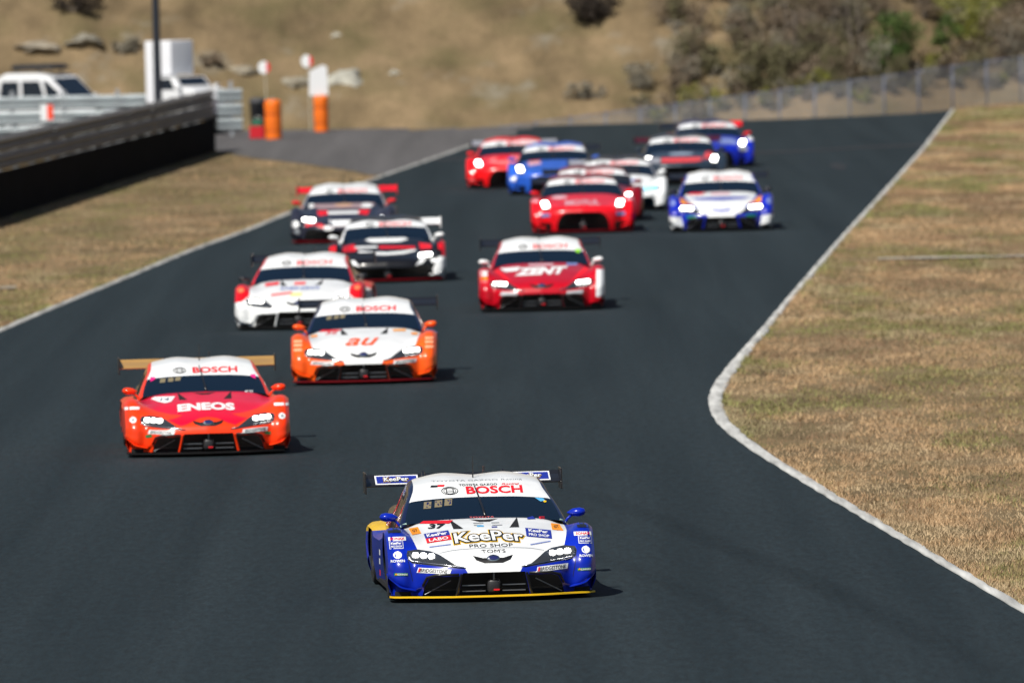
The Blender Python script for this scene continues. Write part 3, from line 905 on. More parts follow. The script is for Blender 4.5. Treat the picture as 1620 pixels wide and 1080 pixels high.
def car(model, px, py, yaw, label, c, deco=None):
    """c: colours of the parts. deco(skin, parts) adds the marks of this one car"""
    p0 = at(px, py)
    root = empty('race_car', (p0.x, p0.y, -.016), math.radians(yaw))
    tag(root, label, 'race car', 'race cars of the field')
    bm = bmesh.new(); bm.from_mesh(base_bm(model))
    lay = bm.faces.layers.int['part']
    mats = [c['body']]
    def mi(m):
        if m not in mats: mats.append(m)
        return mats.index(m)
    hood_m, roof_m, pil_m, fen_m = c.get('hood', c['body']), c.get('roof', PW), c.get('pillar', c['body']), c.get('fender', c['body'])
    dflt = {'bumper': c.get('bumper', c['body']), 'hood': hood_m, 'fender_left': fen_m, 'fender_right': fen_m, 'windscreen': M_GLASS, 'sunstrip': c.get('sunstrip', PW), 'roof': roof_m, 'pillar_left': pil_m,
            'pillar_right': pil_m, 'sidewin_left': M_GLASS, 'sidewin_right': M_GLASS, 'rearglass': M_GLASS, 'lens_left': M_LENS, 'lens_right': M_LENS, 'cabbelt': c['body'],
            'rear_left': c.get('rear', c['body']), 'rear_right': c.get('rear', c['body']), 'door_left': c.get('door', c['body']), 'door_right': c.get('door', c['body'])}
    ix = {PID[n]: mi(dflt.get(n, c['body'])) for n in PART_NAMES}
    for f in bm.faces: f.material_index = ix[f[lay]]
    for poly, m, names in c.get('paint', []):
        k = mi(m)
        for f in seg_cut(bm, None, poly, names): f.material_index = k
    for vn, poly in zip(('vent', 'vent_b', 'vent_c'), c.get('vents', [])):
        for f in seg_cut(bm, None, poly, ('hood',)): f[lay] = PID[vn]; f.material_index = mi(M_VOID)
    # split into the parts
    full = bpy.data.meshes.new('whole'); bm.to_mesh(full)
    skin = Skin(full); bpy.data.meshes.remove(full)
    groups = {}
    for f in bm.faces: groups.setdefault(f[lay], []).append(f)
    parts = {}
    for pid, fs in groups.items():
        nm = PART_NAMES[pid]
        vi = {}; vv = []; ff = []; mm = []
        for f in fs:
            q = []
            for v in f.verts:
                if v not in vi: vi[v] = len(vv); vv.append(tuple(v.co))
                q.append(vi[v])
            ff.append(q); mm.append(f.material_index)
        me = bpy.data.meshes.new(OUT_NAME.get(nm, nm)); me.from_pydata(vv, [], ff)
        used = sorted(set(mm)); re_ = {k: i for i, k in enumerate(used)}
        for k in used: me.materials.append(mats[k])
        me.polygons.foreach_set('material_index', [re_[k] for k in mm]); me.update()
        parts[nm] = link_mesh(OUT_NAME.get(nm, nm), me, root, True)
    bm.free()
    parts['root'] = root
    # floor and dark engine bay behind the openings
    MB().box((0, .62, .20), (1.30, .04, .30)).build('radiator', M_VOID, root)
    MB().box((0, 2.35, .075), (1.70, 4.1, .04)).build('underfloor', M_VOID, root)
    if model == 'supra':
        for z in (.145, .095):
            for s in (-1, 1): MB().box((s * .175, .10, z), (.20, .03, .008)).build('grille_slat', M_STEEL, root)
    tw = MB().box((0, .10, .135), (.115, .10, .13), bevel=.03).build('nose_duct', mat('duct_black', (.02, .02, .022), rough=.45), root, True)
    MB().tube([(0, .06, .19), (0, .05, .26)], .008, 6).build('duct_stay', M_STEEL, tw)
    MB().box((.02, .035, .105), (.05, .012, .014)).build('tow_strap', dec('red', (0, 0, 0)), tw)
    if model == 'supra':
        for s in (-1, 1):
            fr = []
            for (x, h) in [(.30, .238), (.50, .238), (.572, .22), (.607, .15), (.63, .06)]:
                q = skin.hit(s * (x + .006), h + .008, .004)
                if q: fr.append(q)
            f = MB().tube(fr, .012, 6).build('intake_frame', c.get('frame', PBLK), root, True)
            MB().tube([(s * .60, .20, .07), (s * .37, .16, .19)], .005, 5).build('brace_rod', M_STEEL, root)
            MB().tube([(s * .328, .065, .06), (s * .284, .012, .25)], .013, 6).build('intake_post', c.get('post', PBLK), root)
    # splitter
    pl = [(x * .965, y - .055) for x, y in zip(KX, [.06, .08, .14, .225, .27, .31, .40])]
    pl = catmull(np.array(pl), 5)
    top = [(x, y) for x, y in pl]
    out = [(-x, y) for x, y in reversed(top)] + top[1:]
    n = len(out)
    v = [(x, y, .052) for x, y in out] + [(x, .75, .052) for x, y in out] + [(x, y, .036) for x, y in out] + [(x, .75, .036) for x, y in out]
    f = []
    for i in range(n - 1):
        f += [(i, i + 1, n + i + 1, n + i), (2 * n + i, 3 * n + i, 3 * n + i + 1, 2 * n + i + 1), (i, 2 * n + i, 2 * n + i + 1, i + 1)]
    sp = mesh_obj('splitter', v, f, mat('matt_black', (.008, .008, .009), rough=.8, spec=.2), root)
    if c.get('lip'):
        v = []; f = []
        for (x, y) in out: v += [(x * 1.002, y - .006, .043), (x * 1.002, y - .006, .056), (x * 1.002, y + .02, .058)]
        for i in range(n - 1): f += [(3 * i, 3 * i + 1, 3 * i + 4, 3 * i + 3), (3 * i + 1, 3 * i + 2, 3 * i + 5, 3 * i + 4)]
        mesh_obj('splitter_lip', v, f, c['lip'], sp)
    # dive planes on the corners
    for s in (-1, 1):
        pts = catmull(np.array([(.69, .225, .108), (.75, .213, .122), (.82, .210, .143), (.86, .232, .172), (.91, .33, .216), (.93, .46, .25)]), 4)
        v = []; f = []
        for k, (x, y, z) in enumerate(pts):
            o = .022 * math.sin(min(1, k / 6) * math.pi / 2)
            v += [(s * (x - .05), y + .06, z + .012), (s * (x + o * .3 - .02), y - o, z), (s * (x + o * .3 - .02), y - o, z - .008), (s * (x - .05), y + .06, z + .004)]
        for k in range(len(pts) - 1):
            for q in range(4): f.append((4 * k + q, 4 * k + (q + 1) % 4, 4 * k + 4 + (q + 1) % 4, 4 * k + 4 + q))
        mesh_obj('dive_plane', v, f, c.get('canard', c['body']), root)
    # lights
    for s, nm in ((1, 'lens_right'), (-1, 'lens_left')):
        if nm not in parts: continue
        for (x, h) in LEDS[model]:
            l, nn = skin.hit_n(s * x, h)
            if l is None: continue
            sz = c.get('led', .057)
            p = l + Vector((0, -.002, 0))
            MB().box(p, (sz * 1.04, .05, sz * .88), bevel=.015).build('led', M_LED, parts[nm], True)
            if model == 'supra':
                MB().box(p + Vector((0, -.012, -.042)), (sz * .95, .03, .028), bevel=.006).build('led_reflector', M_LEDD, parts[nm], True)
        if model == 'supra':
            pp = [skin.hit(s * x, h, .009) for x, h in [(.733, .44), (.728, .395), (.70, .372), (.60, .353), (.45, .331), (.30, .309), (.26, .303)]]
            MB().tube([q for q in pp if q], .0055, 5).build('light_strip', M_CHROME, parts[nm], True)
    # mirrors
    for s in (-1, 1):
        m_ = MB()
        prof = [(.0, 0, 0), (.05, .05, .034), (.11, .062, .040), (.15, .05, .030), (.165, 0, 0)]
        v = []; f = []
        ring_n = 12
        for (t, ry, rz) in prof:
            for k in range(ring_n):
                a = 2 * math.pi * k / ring_n
                v.append((s * (.745 + t), 1.50 + ry * math.cos(a) * 1.1, .692 + max(rz, .004) * math.sin(a) + .03 * t))
        for i in range(len(prof) - 1):
            for k in range(ring_n): f.append((i * ring_n + k, i * ring_n + (k + 1) % ring_n, (i + 1) * ring_n + (k + 1) % ring_n, (i + 1) * ring_n + k))
        mr = mesh_obj('wing_mirror', v, f, c.get('mirror', c['body']), root, True)
        MB().tube([(s * .71, 1.50, .58), (s * .75, 1.50, .64), (s * .79, 1.50, .675)], .013, 6).build('mirror_arm', c.get('mirror', c['body']), mr, True)
    # rear wing
    wg = empty('rear_wing', (0, 4.45, 0 if model == 'supra' else -.05)); wg.parent = root
    prof = [(-.14, .850), (-.12, .841), (0, .862), (.10, .900), (.14, .932), (.135, .942), (.06, .910), (-.06, .878)]
    hw = .875
    v = [(x, y, z) for x in (-hw, hw) for y, z in prof]; k = len(prof)
    f = [(i, (i + 1) % k, (i + 1) % k + k, i + k) for i in range(k)] + [tuple(range(k - 1, -1, -1)), tuple(range(k, 2 * k))]
    mesh_obj('wing_plane', v, f, c.get('wing', PBLK), wg)
    for s in (-1, 1):
        MB().box((s * (hw + .008), 0, .875), (.014, .36, .19), bevel=.005).build('end_plate', c.get('endplate', PBLK), wg)
        MB().tube([(s * .36, -.30, .70), (s * .36, -.20, .90), (s * .36, -.08, .96), (s * .36, .02, .89)], .016, 6).build('swan_neck', PBLK, wg, True)
    for y, xw in ((.93, .75), (3.72, .735)):
        for x in (-xw, xw):
            w_e = wheel(root, x, y)
            if y > 2: w_e.scale = (1, .93, .93); w_e.location.z = .265
    # wiper and aerials
    wp = []
    for (x, h) in [(.02, .745), (.012, .80), (-.004, .88), (-.02, .96), (-.034, 1.03)]:
        q = skin.hit(x, h, .014)
        if q: wp.append(q)
    if len(wp) > 2: MB().tube(wp, [.013, .011, .009, .007, .005][:len(wp)], 6).build('wiper', PBLK, parts['windscreen'], True)
    MB().tube([(-.02, 2.5, .97), (-.015, 2.52, 1.17)], [.007, .003], 5).build('aerial', PBLK, root)
    MB().prism([(.09, .99), (.115, .99), (.112, 1.065), (.098, 1.065)], 2.9, 2.97).build('roof_fin', PBLK, root)
    if c.get('seams'):
        for line in ([(-.46, .436), (-.30, .462), (0, .470), (.30, .462), (.46, .436)], 
                     [(.735, .38), (.72, .30), (.70, .20)], [(-.735, .38), (-.72, .30), (-.70, .20)]):
            q = [(x, h) for x, h in catmull(np.array(line), 5)]
            w_ = .0028
            poly = [(x - (w_ if abs(line[0][0] - line[-1][0]) < .3 else 0), h - (w_ if abs(line[0][0] - line[-1][0]) > .3 else 0)) for x, h in q] + [(x + (w_ if abs(line[0][0] - line[-1][0]) < .3 else 0), h + (w_ if abs(line[0][0] - line[-1][0]) > .3 else 0)) for x, h in reversed(q)]
            patch(skin, poly, dec('grey', (0, 0, 0)) if line[0][0] == -.46 else PBLK, parts['hood'], .0015, 'shut_line')
    if deco: deco(skin, parts)
    return root, skin, parts

def banner(skin, parts, model='supra', col='red', full=False):
    """BOSCH sunstrip: maker's roundel and red letters"""
    sp = parts['sunstrip']; 
    zc = .985 if model == 'supra' else .965
    letters(skin, 'BOSCH', .14, zc, .50, .068, dec(col, (0, 0, 0)), sp, bold=.03)
    patch(skin, ring(-.255, zc, .075, .036, .007), dec('black', (0, 0, 0)), sp, .003, 'roundel')
    patch(skin, ring(-.255, zc, .056, .028, .005), dec('black', (0, 0, 0)), sp, .003, 'roundel')
    patch(skin, rect(-.255, zc, .056, .014), dec('white', (0, 0, 0)), sp, .004, 'roundel')
    for sx in (-1, 1): patch(skin, rect(-.255 + sx * .03, zc, .008, .04), dec('black', (0, 0, 0)), sp, .0045, 'roundel')
    for dz in (-1, 1): patch(skin, rect(-.255, zc + dz * .008, .056, .004), dec('black', (0, 0, 0)), sp, .0045, 'roundel')
    if full:
        letters(skin, 'TOYOTA GAZOO', .005, 1.033, .34, .017, dec('black', (0, 0, 0)), sp, bold=.015)
        letters(skin, 'Racing', .29, 1.031, .16, .018, dec('red', (0, 0, 0)), sp, slant=.3, bold=.015)
        patch(skin, rect(-.385, 1.029, .06, .018, 0, .5), dec('black', (0, 0, 0)), sp, .003)
        patch(skin, rect(-.325, 1.033, .06, .018, 0, .5), dec('red', (0, 0, 0)), sp, .003)

def badge(skin, parts, smile=None):
    hp = parts['bumper']
    patch(skin, [(-.175, .405), (-.09, .382), (.09, .382), (.175, .405), (.15, .365), (.08, .338), (-.08, .338), (-.15, .365)], smile or dec('black', (0, 0, 0)), hp, .003, 'badge_recess')
    l = skin.hit(0, .378, 0)
    M = Matrix.Rotation(math.radians(-32), 3, 'X')
    b = MB().lathe([(0, -.012), (.050, -.012), (.058, -.004), (.058, .004), (.04, .01), (0, .012)], 'y', 24)
    o = mesh_obj('badge', [M @ Vector((v[0], v[1], v[2] * .62)) + l for v in b.v], b.f, M_CHROME, hp, True)
    patch(skin, oval(0, .378, .04, .02), dec('darkblue', (0, 0, 0)), hp, .018, 'badge_face')

VENTS = [[(.13, .728), (.165, .735), (.20, .71), (.275, .655), (.235, .648), (.19, .668)][:0] or [(.305, .742), (.285, .70), (.205, .648), (.145, .648), (.235, .70)]]
def supra_vents():
    p = [(.30, .738), (.29, .645), (.20, .645)]
    return [p, mir(p), [(-.13, .728), (.0, .722), (.13, .728), (.045, .702), (-.045, .702)]]
WHITE_NOSE = [(-.705, .655), (-.64, .47), (-.53, .45), (-.46, .417), (-.38, .357), (-.33, .322), (-.25, .298), (-.225, .25), (.225, .25), (.25, .298), (.33, .322), (.38, .357), (.46, .417), (.53, .45), (.64, .47), (.705, .655), (.72, .80), (-.72, .80)]

# ---- the leading car: blue and white
BLUE = paint('royal_blue', (6, 38, 168)); YEL = paint('yellow', (255, 205, 4)); NAVY = paint('navy', (14, 22, 84)); 
def deco_lead(s, p):
    d = lambda n: dec(n, (0, 0, 0))
    banner(s, p, full=True); badge(s, p)
    h = p['hood']; b = p['bumper']; rt = p['root']
    for n_, bo, m_, off in (('y', .115, 'yellow', .004), ('k', .085, 'black', .006), ('w', .02, 'white', .008)):
        letters(s, 'KeePer', -.005, .574, .60, .088, d(m_), h, off, bold=bo, ref=.02, arch=.018)
    letters(s, 'PRO SHOP', .0, .490, .38, .028, d('black'), h, .004)
    letters(s, "TOM'S", .01, .44, .21, .030, d('black'), h, .004)
    # number and red flash on the left, sponsors left and right
    patch(s, [(-.565, .70), (-.53, .722), (-.27, .722), (-.31, .694)], d('red'), h, .004)
    letters(s, '37', -.425, .672, .16, .042, d('black'), h, .005, bold=.035, slant=.25)
    for sx in (-1, 1):
        patch(s, [(sx * .665, .66), (sx * .665, .66 - .058), (sx * .575, .672 - .058), (sx * .585, .672)][::sx], d('orange'), h, .004)
        letters(s, 'GT', sx * .622, .637, .045, .024, d('black'), h, .006, bold=.02)
    R_ = math.radians(7)
    patch(s, rect(-.445, .60, .22, .042, R_), d('blue'), h, .004); patch(s, rect(-.44, .558, .22, .04, R_), d('red'), h, .004)
    letters(s, 'KeePer', -.445, .60, .18, .026, d('white'), h, .006, bold=.03, rot=R_); letters(s, 'LABO', -.44, .558, .17, .026, d('white'), h, .006, bold=.02, rot=R_)
    patch(s, rect(.445, .585, .225, .076, -R_), d('blue'), h, .004)
    letters(s, 'KeePer', .445, .602, .17, .026, d('white'), h, .006, bold=.03, rot=-R_); letters(s, 'PRO SHOP', .443, .566, .18, .022, d('white'), h, .006, bold=.02, rot=-R_)
    for sx in (-1, 1):
        patch(s, rect(sx * .44, .50, .19, .009, sx * -.10 if sx < 0 else .14), d('paleblue'), h, .004)
    letters(s, 'TOYOTA', -.01, .742, .22, .012, d('palered'), h, .004)
    for (x, z, w) in ((-.06, .69, .09), (.09, .69, .07), (-.07, .672, .07), (.10, .668, .09)):
        patch(s, rect(x, z, w, .006), d('grey'), h, .004)
    patch(s, rect(-.05, .664, .06, .012), d('sky'), h, .004); patch(s, rect(.07, .652, .05, .009), d('blue'), h, .004)
    patch(s, [(.385, .725), (.44, .738), (.46, .712), (.385, .71)], d('blue'), h, .004); letters(s, 'E', .52, .722, .05, .02, d('red'), h, .004)
    for sx in (-1, 1): patch(s, rect(sx * .70, .685, .06, .03, sx * -.4), d('palegreen'), rt, .004)
    # fender stickers
    for sx in (-1, 1):
        f = p['fender_left' if sx < 0 else 'fender_right']
        patch(s, rect(sx * .812, .572, .148, .034, 0), d('white'), f, .004); letters(s, 'SONAX', sx * .812, .572, .12, .022, d('red'), f, .006, bold=.03)
        patch(s, rect(sx * .825, .517, .115, .064), d('white'), f, .004); patch(s, rect(sx * .825, .531, .105, .030), d('blue'), f, .0055); patch(s, rect(sx * .825, .502, .105, .024), d('blue'), f, .0055)
        letters(s, 'KeePer', sx * .825, .531, .085, .018, d('white'), f, .007, bold=.03); letters(s, 'PRO SHOP', sx * .825, .502, .09, .014, d('white'), f, .007, bold=.02)
        patch(s, ring(sx * .822, .43, .036, .032, .011, 18), d('white'), f, .004); patch(s, [(sx * .822 - .01, .40), (sx * .822 + .03, .41), (sx * .822 + .035, .44), (sx * .822 + .005, .465), (sx * .822 - .02, .45)], d('white'), f, .0045)
        letters(s, 'ROWEN', sx * .822, .378, .115, .022, d('white'), f, .005, bold=.02)
        patch(s, rect(sx * .80, .262, .115, .024, sx * .03), d('green'), rt, .004); letters(s, 'KUWAHARA', sx * .80 + .012, .262, .085, .017, d('white'), rt, .006, bold=.02, rot=sx * .03)
        patch(s, [(sx * .80 - .052, .258), (sx * .80 - .03, .258), (sx * .80 - .041, .274)], d('orange'), rt, .006)
        patch(s, rect(sx * .515, .283, .28, .044, sx * .09, .3), d('white'), b, .004); letters(s, 'BRIDGESTONE', sx * .518, .283, .235, .030, d('black'), b, .006, bold=.01, slant=.3, rot=sx * .09)
        patch(s, rect(sx * .515 - .122, .283 - sx * .011, .016, .034, sx * .09, .3), d('red'), b, .006)
        # louvres on the fender tops
        patch(s, [(sx * .775, .625), (sx * .88, .622), (sx * .885, .665), (sx * .775, .672)][::sx], PBLK, f, .005, 'louvre')
    # windscreen: three sun-faded stickers, one small badge
    w = p['windscreen']
    for k, x in enumerate((-.47, -.372, -.284)):
        patch(s, rect(x, .862 + k * .011, .066, .060, .05, .28), d('tan'), w, .003)
        for q in range(6):
            patch(s, rect(x + RNG.uniform(-.022, .022), .862 + k * .011 + RNG.uniform(-.02, .02), .012, .009), d('darkblue'), w, .0045)
    patch(s, [(.485, .905), (.56, .895), (.575, .872), (.53, .868)], d('sky'), w, .003); patch(s, oval(.57, .866, .014, .009, 10), d('yellow'), w, .004)
    r = p['roof']
    letters(s, 'TOYOTA GAZOO Racing', .0, 1.072, .80, .016, d('grey'), r, .005)
    # wing print
    wgp = [o for o in p['root'].children if o.name.startswith('rear_wing')][0]
    wpl = [o for o in wgp.children if o.name.startswith('wing_plane')][0]
    top = [Vector((0, -.14, .850)), Vector((0, -.06, .878)), Vector((0, .06, .910)), Vector((0, .135, .942))]
    def on_wing(x0, x1, t0, t1, m, off, nm='sticker'):
        def q(x, t):
            k = min(2, int(t * 3)); return top[k].lerp(top[k + 1], t * 3 - k) + Vector((x, -off * .4, off * .92))
        ts = [t0] + [t for t in (1 / 3, 2 / 3) if t0 < t < t1] + [t1]
        v = [q(x, t) for t in ts for x in (x0, x1)]
        return mesh_obj(nm, v, [(2 * i, 2 * i + 1, 2 * i + 3, 2 * i + 2) for i in range(len(ts) - 1)], m, wpl)
    for sx in (-1, 1):
        a_, b_ = sorted((sx * .40, sx * .79))
        on_wing(a_, b_, .12, .90, d('white'), .003); on_wing(a_ + .014, b_ - .014, .22, .80, d('blue'), .006)
        cx = sx * .60
        for bo, m_, off in ((.10, 'yellow', .010), (.07, 'black', .012), (.02, 'white', .014)):
            gv, gf = glyphs('KeePer', bo, 0.0); r0 = glyphs('KeePer', .02, 0.0)[0]; lo, hi = r0.min(0), r0.max(0)
            qv = (gv - (lo + hi) / 2) / (hi - lo)
            def at_wing(x, t):
                k = min(2, max(0, int(t * 3))); return top[k].lerp(top[k + 1], t * 3 - k) + Vector((x, -off * .4, off * .92))
            mesh_obj('lettering', [at_wing(cx + a * .22, .5 + b2 * .34) for a, b2 in qv], gf, d(m_), wpl)
    # flank
    for k, (y, z, m_) in enumerate(((1.28, .22, 'red'), (1.30, .32, 'white'), (1.27, .40, 'white'))):
        mesh_obj('sticker', [(-.928, y - .08, z - .025), (-.928, y + .10, z - .025), (-.928, y + .10, z + .025), (-.928, y - .08, z + .025)], [(0, 3, 2, 1)], d(m_), p['fender_left'])

ALLF = FRONT
car('supra', 783, 948.5, 3.5, 'blue and white race car leading the field, yellow splitter edge, number 37 on hood',
    dict(body=BLUE, hood=PW, roof=PW, pillar=paint('deep_navy', (10, 20, 60)), rear=BLUE, led=.052, seams=True, bumper=BLUE, lip=dec('yellow', (0, 0, 0)), canard=BLUE,
         paint=[(WHITE_NOSE, PW, FRONT), ([(-.97, .655), (-.6, .665), (-.6, .80), (-.97, .80)], YEL, ('rear_left',)), ([(.6, .66), (.97, .64), (.97, .80), (.6, .80)], YEL, ('rear_right', 'door_right')),
                ([(-.99, .72), (-.705, .72), (-.705, .655), (-.64, .47), (-.7, .43), (-.99, .43)], BLUE, ('hood', 'fender_left')),
                ([(.99, .72), (.705, .72), (.705, .655), (.64, .47), (.7, .43), (.99, .43)][::-1], BLUE, ('hood', 'fender_right'))],
         vents=supra_vents()), deco_lead)

# ---- second: red-orange
RO = paint('fluo_red_orange', (250, 62, 14)); CR = paint('crimson', (232, 8, 50)); GOLD = paint('gold', (172, 134, 78))
def plates(s, p, col, zs, w=.11, h=.032):
    for sx in (-1, 1):
        for z, m in zs: patch(s, rect(sx * .825, z, w, h), dec(m, (0, 0, 0)), p['fender_left' if sx < 0 else 'fender_right'] if z > .42 else p['root'], .004)
def stones(s, p):
    for sx in (-1, 1):
        patch(s, rect(sx * .515, .283, .28, .044, sx * .09, .3), dec('white', (0, 0, 0)), p['bumper'], .004); letters(s, 'BRIDGESTONE', sx * .518, .283, .235, .030, dec('black', (0, 0, 0)), p['bumper'], .006, bold=.01, slant=.3, rot=sx * .09)
def deco_2(s, p):
    d = lambda n: dec(n, (0, 0, 0))
    banner(s, p); badge(s, p); stones(s, p)
    letters(s, 'ENEOS', -.005, .562, .63, .085, d('white'), p['hood'], .005, bold=.05, arch=.015)
    plates(s, p, None, [(.562, 'white')], .16, .03)
    for sx in (-1, 1):
        patch(s, oval(sx * .822, .43, .036, .034), d('white'), p['root'], .004); patch(s, rect(sx * .822, .43, .03, .03, .2), d('grey'), p['root'], .006)
        patch(s, rect(sx * .655, .248, .07, .03), d('green'), p['bumper'], .004)
        patch(s, [(sx * .585, .92), (sx * .53, .918), (sx * .535, .892), (sx * .585, .868)][::sx], d('pink'), p['windscreen'], .003)
    patch(s, [(-.60, .668), (-.55, .69), (-.33, .69), (-.38, .628), (-.45, .612), (-.52, .63)], d('white'), p['hood'], .004); letters(s, '14', -.45, .655, .10, .03, d('darkblue'), p['hood'], .006, slant=.2)
    letters(s, 'ES', .50, .725, .09, .02, d('white'), p['hood'], .004)
    for k, x in enumerate((-.45, -.36, -.28)): patch(s, rect(x, .875 + k * .008, .06, .045, .05, .28), d('tan'), p['windscreen'], .003)
CRIM = [(-.74, .69), (-.70, .60), (-.55, .525), (-.40, .485), (-.27, .472), (-.36, .435), (-.44, .42), (-.30, .345), (-.22, .37), (-.10, .43), (0, .445), (.10, .43), (.22, .37), (.30, .345), (.44, .42), (.36, .435), (.27, .472), (.40, .485), (.55, .525), (.70, .60), (.74, .69), (.74, .80), (-.74, .80)]
car('supra', 331, 720, 2.7, 'orange-red race car with gold rear wing and large white lettering on its crimson hood',
    dict(body=RO, roof=PW, pillar=RO, wing=GOLD, post=RO, frame=PBLK, canard=RO, vents=supra_vents(), paint=[(CRIM, CR, ('hood', 'fender_left', 'fender_right', 'bumper'))]), deco_2)

# ---- third: orange and white
OR3 = paint('orange', (246, 92, 22)); DKRED = paint('dark_red', (120, 8, 22))
def deco_3(s, p):
    d = lambda n: dec(n, (0, 0, 0))
    banner(s, p); badge(s, p); stones(s, p)
    letters(s, 'au', -.02, .545, .42, .10, dec('au_orange', (242, 92, 40)), p['hood'], .005, bold=.015, slant=.4)
    patch(s, [(-.575, .695), (-.54, .72), (-.28, .72), (-.33, .695)], d('red'), p['hood'], .004); letters(s, '36', -.42, .672, .15, .035, d('red'), p['hood'], .005, slant=.25)
    for sx in (-1, 1):
        patch(s, rect(sx * .63, .64, .08, .03, -sx * .1), d('orange'), p['hood'], .004)
        for z in (.57, .52, .46): patch(s, rect(sx * .822, z, .10, .03), dec('peach', (246, 170, 130)), p['root'], .004)
    patch(s, rect(.44, .69, .16, .03), dec('amber', (235, 160, 70)), p['hood'], .004)
    for k, x in enumerate((-.45, -.36, -.28)): patch(s, rect(x, .875 + k * .008, .06, .045, .05, .28), d('tan'), p['windscreen'], .003)
car('supra', 576, 606.5, -.4, 'orange and white race car with two slanted orange letters on its white hood',
    dict(body=OR3, hood=PW, roof=PW, pillar=paint('deep_navy', (0, 0, 0)), wing=PBLK, lip=DKRED, rear=BLUE, canard=OR3, vents=supra_vents()[:2],
         paint=[(WHITE_NOSE, PW, FRONT), ([(-.99, .72), (-.705, .72), (-.705, .655), (-.64, .47), (-.7, .43), (-.99, .43)], OR3, ('hood', 'fender_left')),
                ([(.99, .72), (.705, .72), (.705, .655), (.64, .47), (.7, .43), (.99, .43)][::-1], OR3, ('hood', 'fender_right'))]), deco_3)

# ---- fourth: white with red fender tops
RED = paint('racing_red', (226, 16, 30))
def deco_4(s, p):
    d = lambda n: dec(n, (0, 0, 0))
    banner(s, p, col='palered'); badge(s, p)
    letters(s, 'DENSO', .0, .60, .55, .045, d('paleblue'), p['hood'], .005, bold=.03)
    patch(s, rect(-.02, .675, .16, .05), d('palered'), p['hood'], .004); patch(s, rect(-.42, .675, .20, .05, .1), d('red'), p['hood'], .004)
    patch(s, rect(-.25, .52, .30, .035, .1), d('palered'), p['hood'], .004); patch(s, rect(-.04, .505, .16, .05), dec('cream', (236, 226, 150)), p['hood'], .004)
    for sx in (-1, 1): patch(s, oval(sx * .822, .585, .045, .035), dec('salmon', (250, 120, 80)), p['root'], .004)
RTOP = [(-.99, .40), (-.80, .42), (-.70, .50), (-.72, .72), (-.99, .72)]
car('supra', 472, 520, -2.3, 'white race car with red front fender tops, partly behind the orange and white car',
    dict(body=PW, roof=PW, pillar=RED, wing=PBLK, rear=RED, mirror=PBLK, canard=PW, post=PW, frame=PW, vents=supra_vents()[:2], paint=[(RTOP, RED, FRONT), (mir(RTOP), RED, FRONT)]), deco_4)

# ---- fifth: black, red and white with a white wing
BLK = paint('gloss_black', (22, 22, 26)); 
CORN = [(-.95, .03), (-.76, .03), (-.70, .20), (-.80, .40), (-.96, .40)]
def deco_5(s, p):
    d = lambda n: dec(n, (0, 0, 0))
    banner(s, p, 'nsx', 'palered')
    patch(s, [(-.34, .70), (-.28, .735), (.28, .735), (.34, .70), (.20, .66), (-.22, .66)], d('white'), p['hood'], .004)
    patch(s, [(-.12, .60), (.44, .58), (.44, .54), (-.12, .555)], d('red'), p['hood'], .004)
    patch(s, [(-.50, .60), (-.15, .60), (-.15, .57), (-.50, .565)], d('white'), p['hood'], .004)
    patch(s, [(-.45, .50), (-.25, .455), (0, .44), (.25, .455), (.45, .50), (.45, .53), (.22, .50), (0, .485), (-.22, .50), (-.45, .53)], d('white'), p['hood'], .004)
    patch(s, [(-.70, .50), (-.50, .52), (-.45, .57), (-.68, .58)], d('red'), p['hood'], .006)
    for sx in (-1, 1):
        patch(s, [(sx * .80, .52), (sx * .90, .50), (sx * .90, .60), (sx * .80, .62)][::sx], d('red'), p['root'], .004)
        patch(s, [(sx * .66, .37), (sx * .76, .37), (sx * .80, .33), (sx * .70, .30)][::sx], d('white'), p['bumper'], .004)
        patch(s, [(sx * .50, .64), (sx * .68, .61), (sx * .70, .53), (sx * .52, .53)][::sx], d('red'), p['hood'], .004)
        patch(s, [(sx * .42, .24), (sx * .50, .24), (sx * .60, .36), (sx * .52, .37)][::sx], d('white'), p['bumper'], .004)
car('nsx', 614, 446, .8, 'black race car with white rear wing, white pillars and white bumper corners',
    dict(body=BLK, roof=BLK, pillar=PW, wing=PW, mirror=PW, rear=RED, fender=BLK, led=.07, lip=DKRED, canard=PW, endplate=PW, paint=[(CORN, PW, FRONT), (mir(CORN), PW, FRONT), ([(.86, .40), (.97, .40), (.97, .70), (.84, .70)], RED, FRONT)]), deco_5)

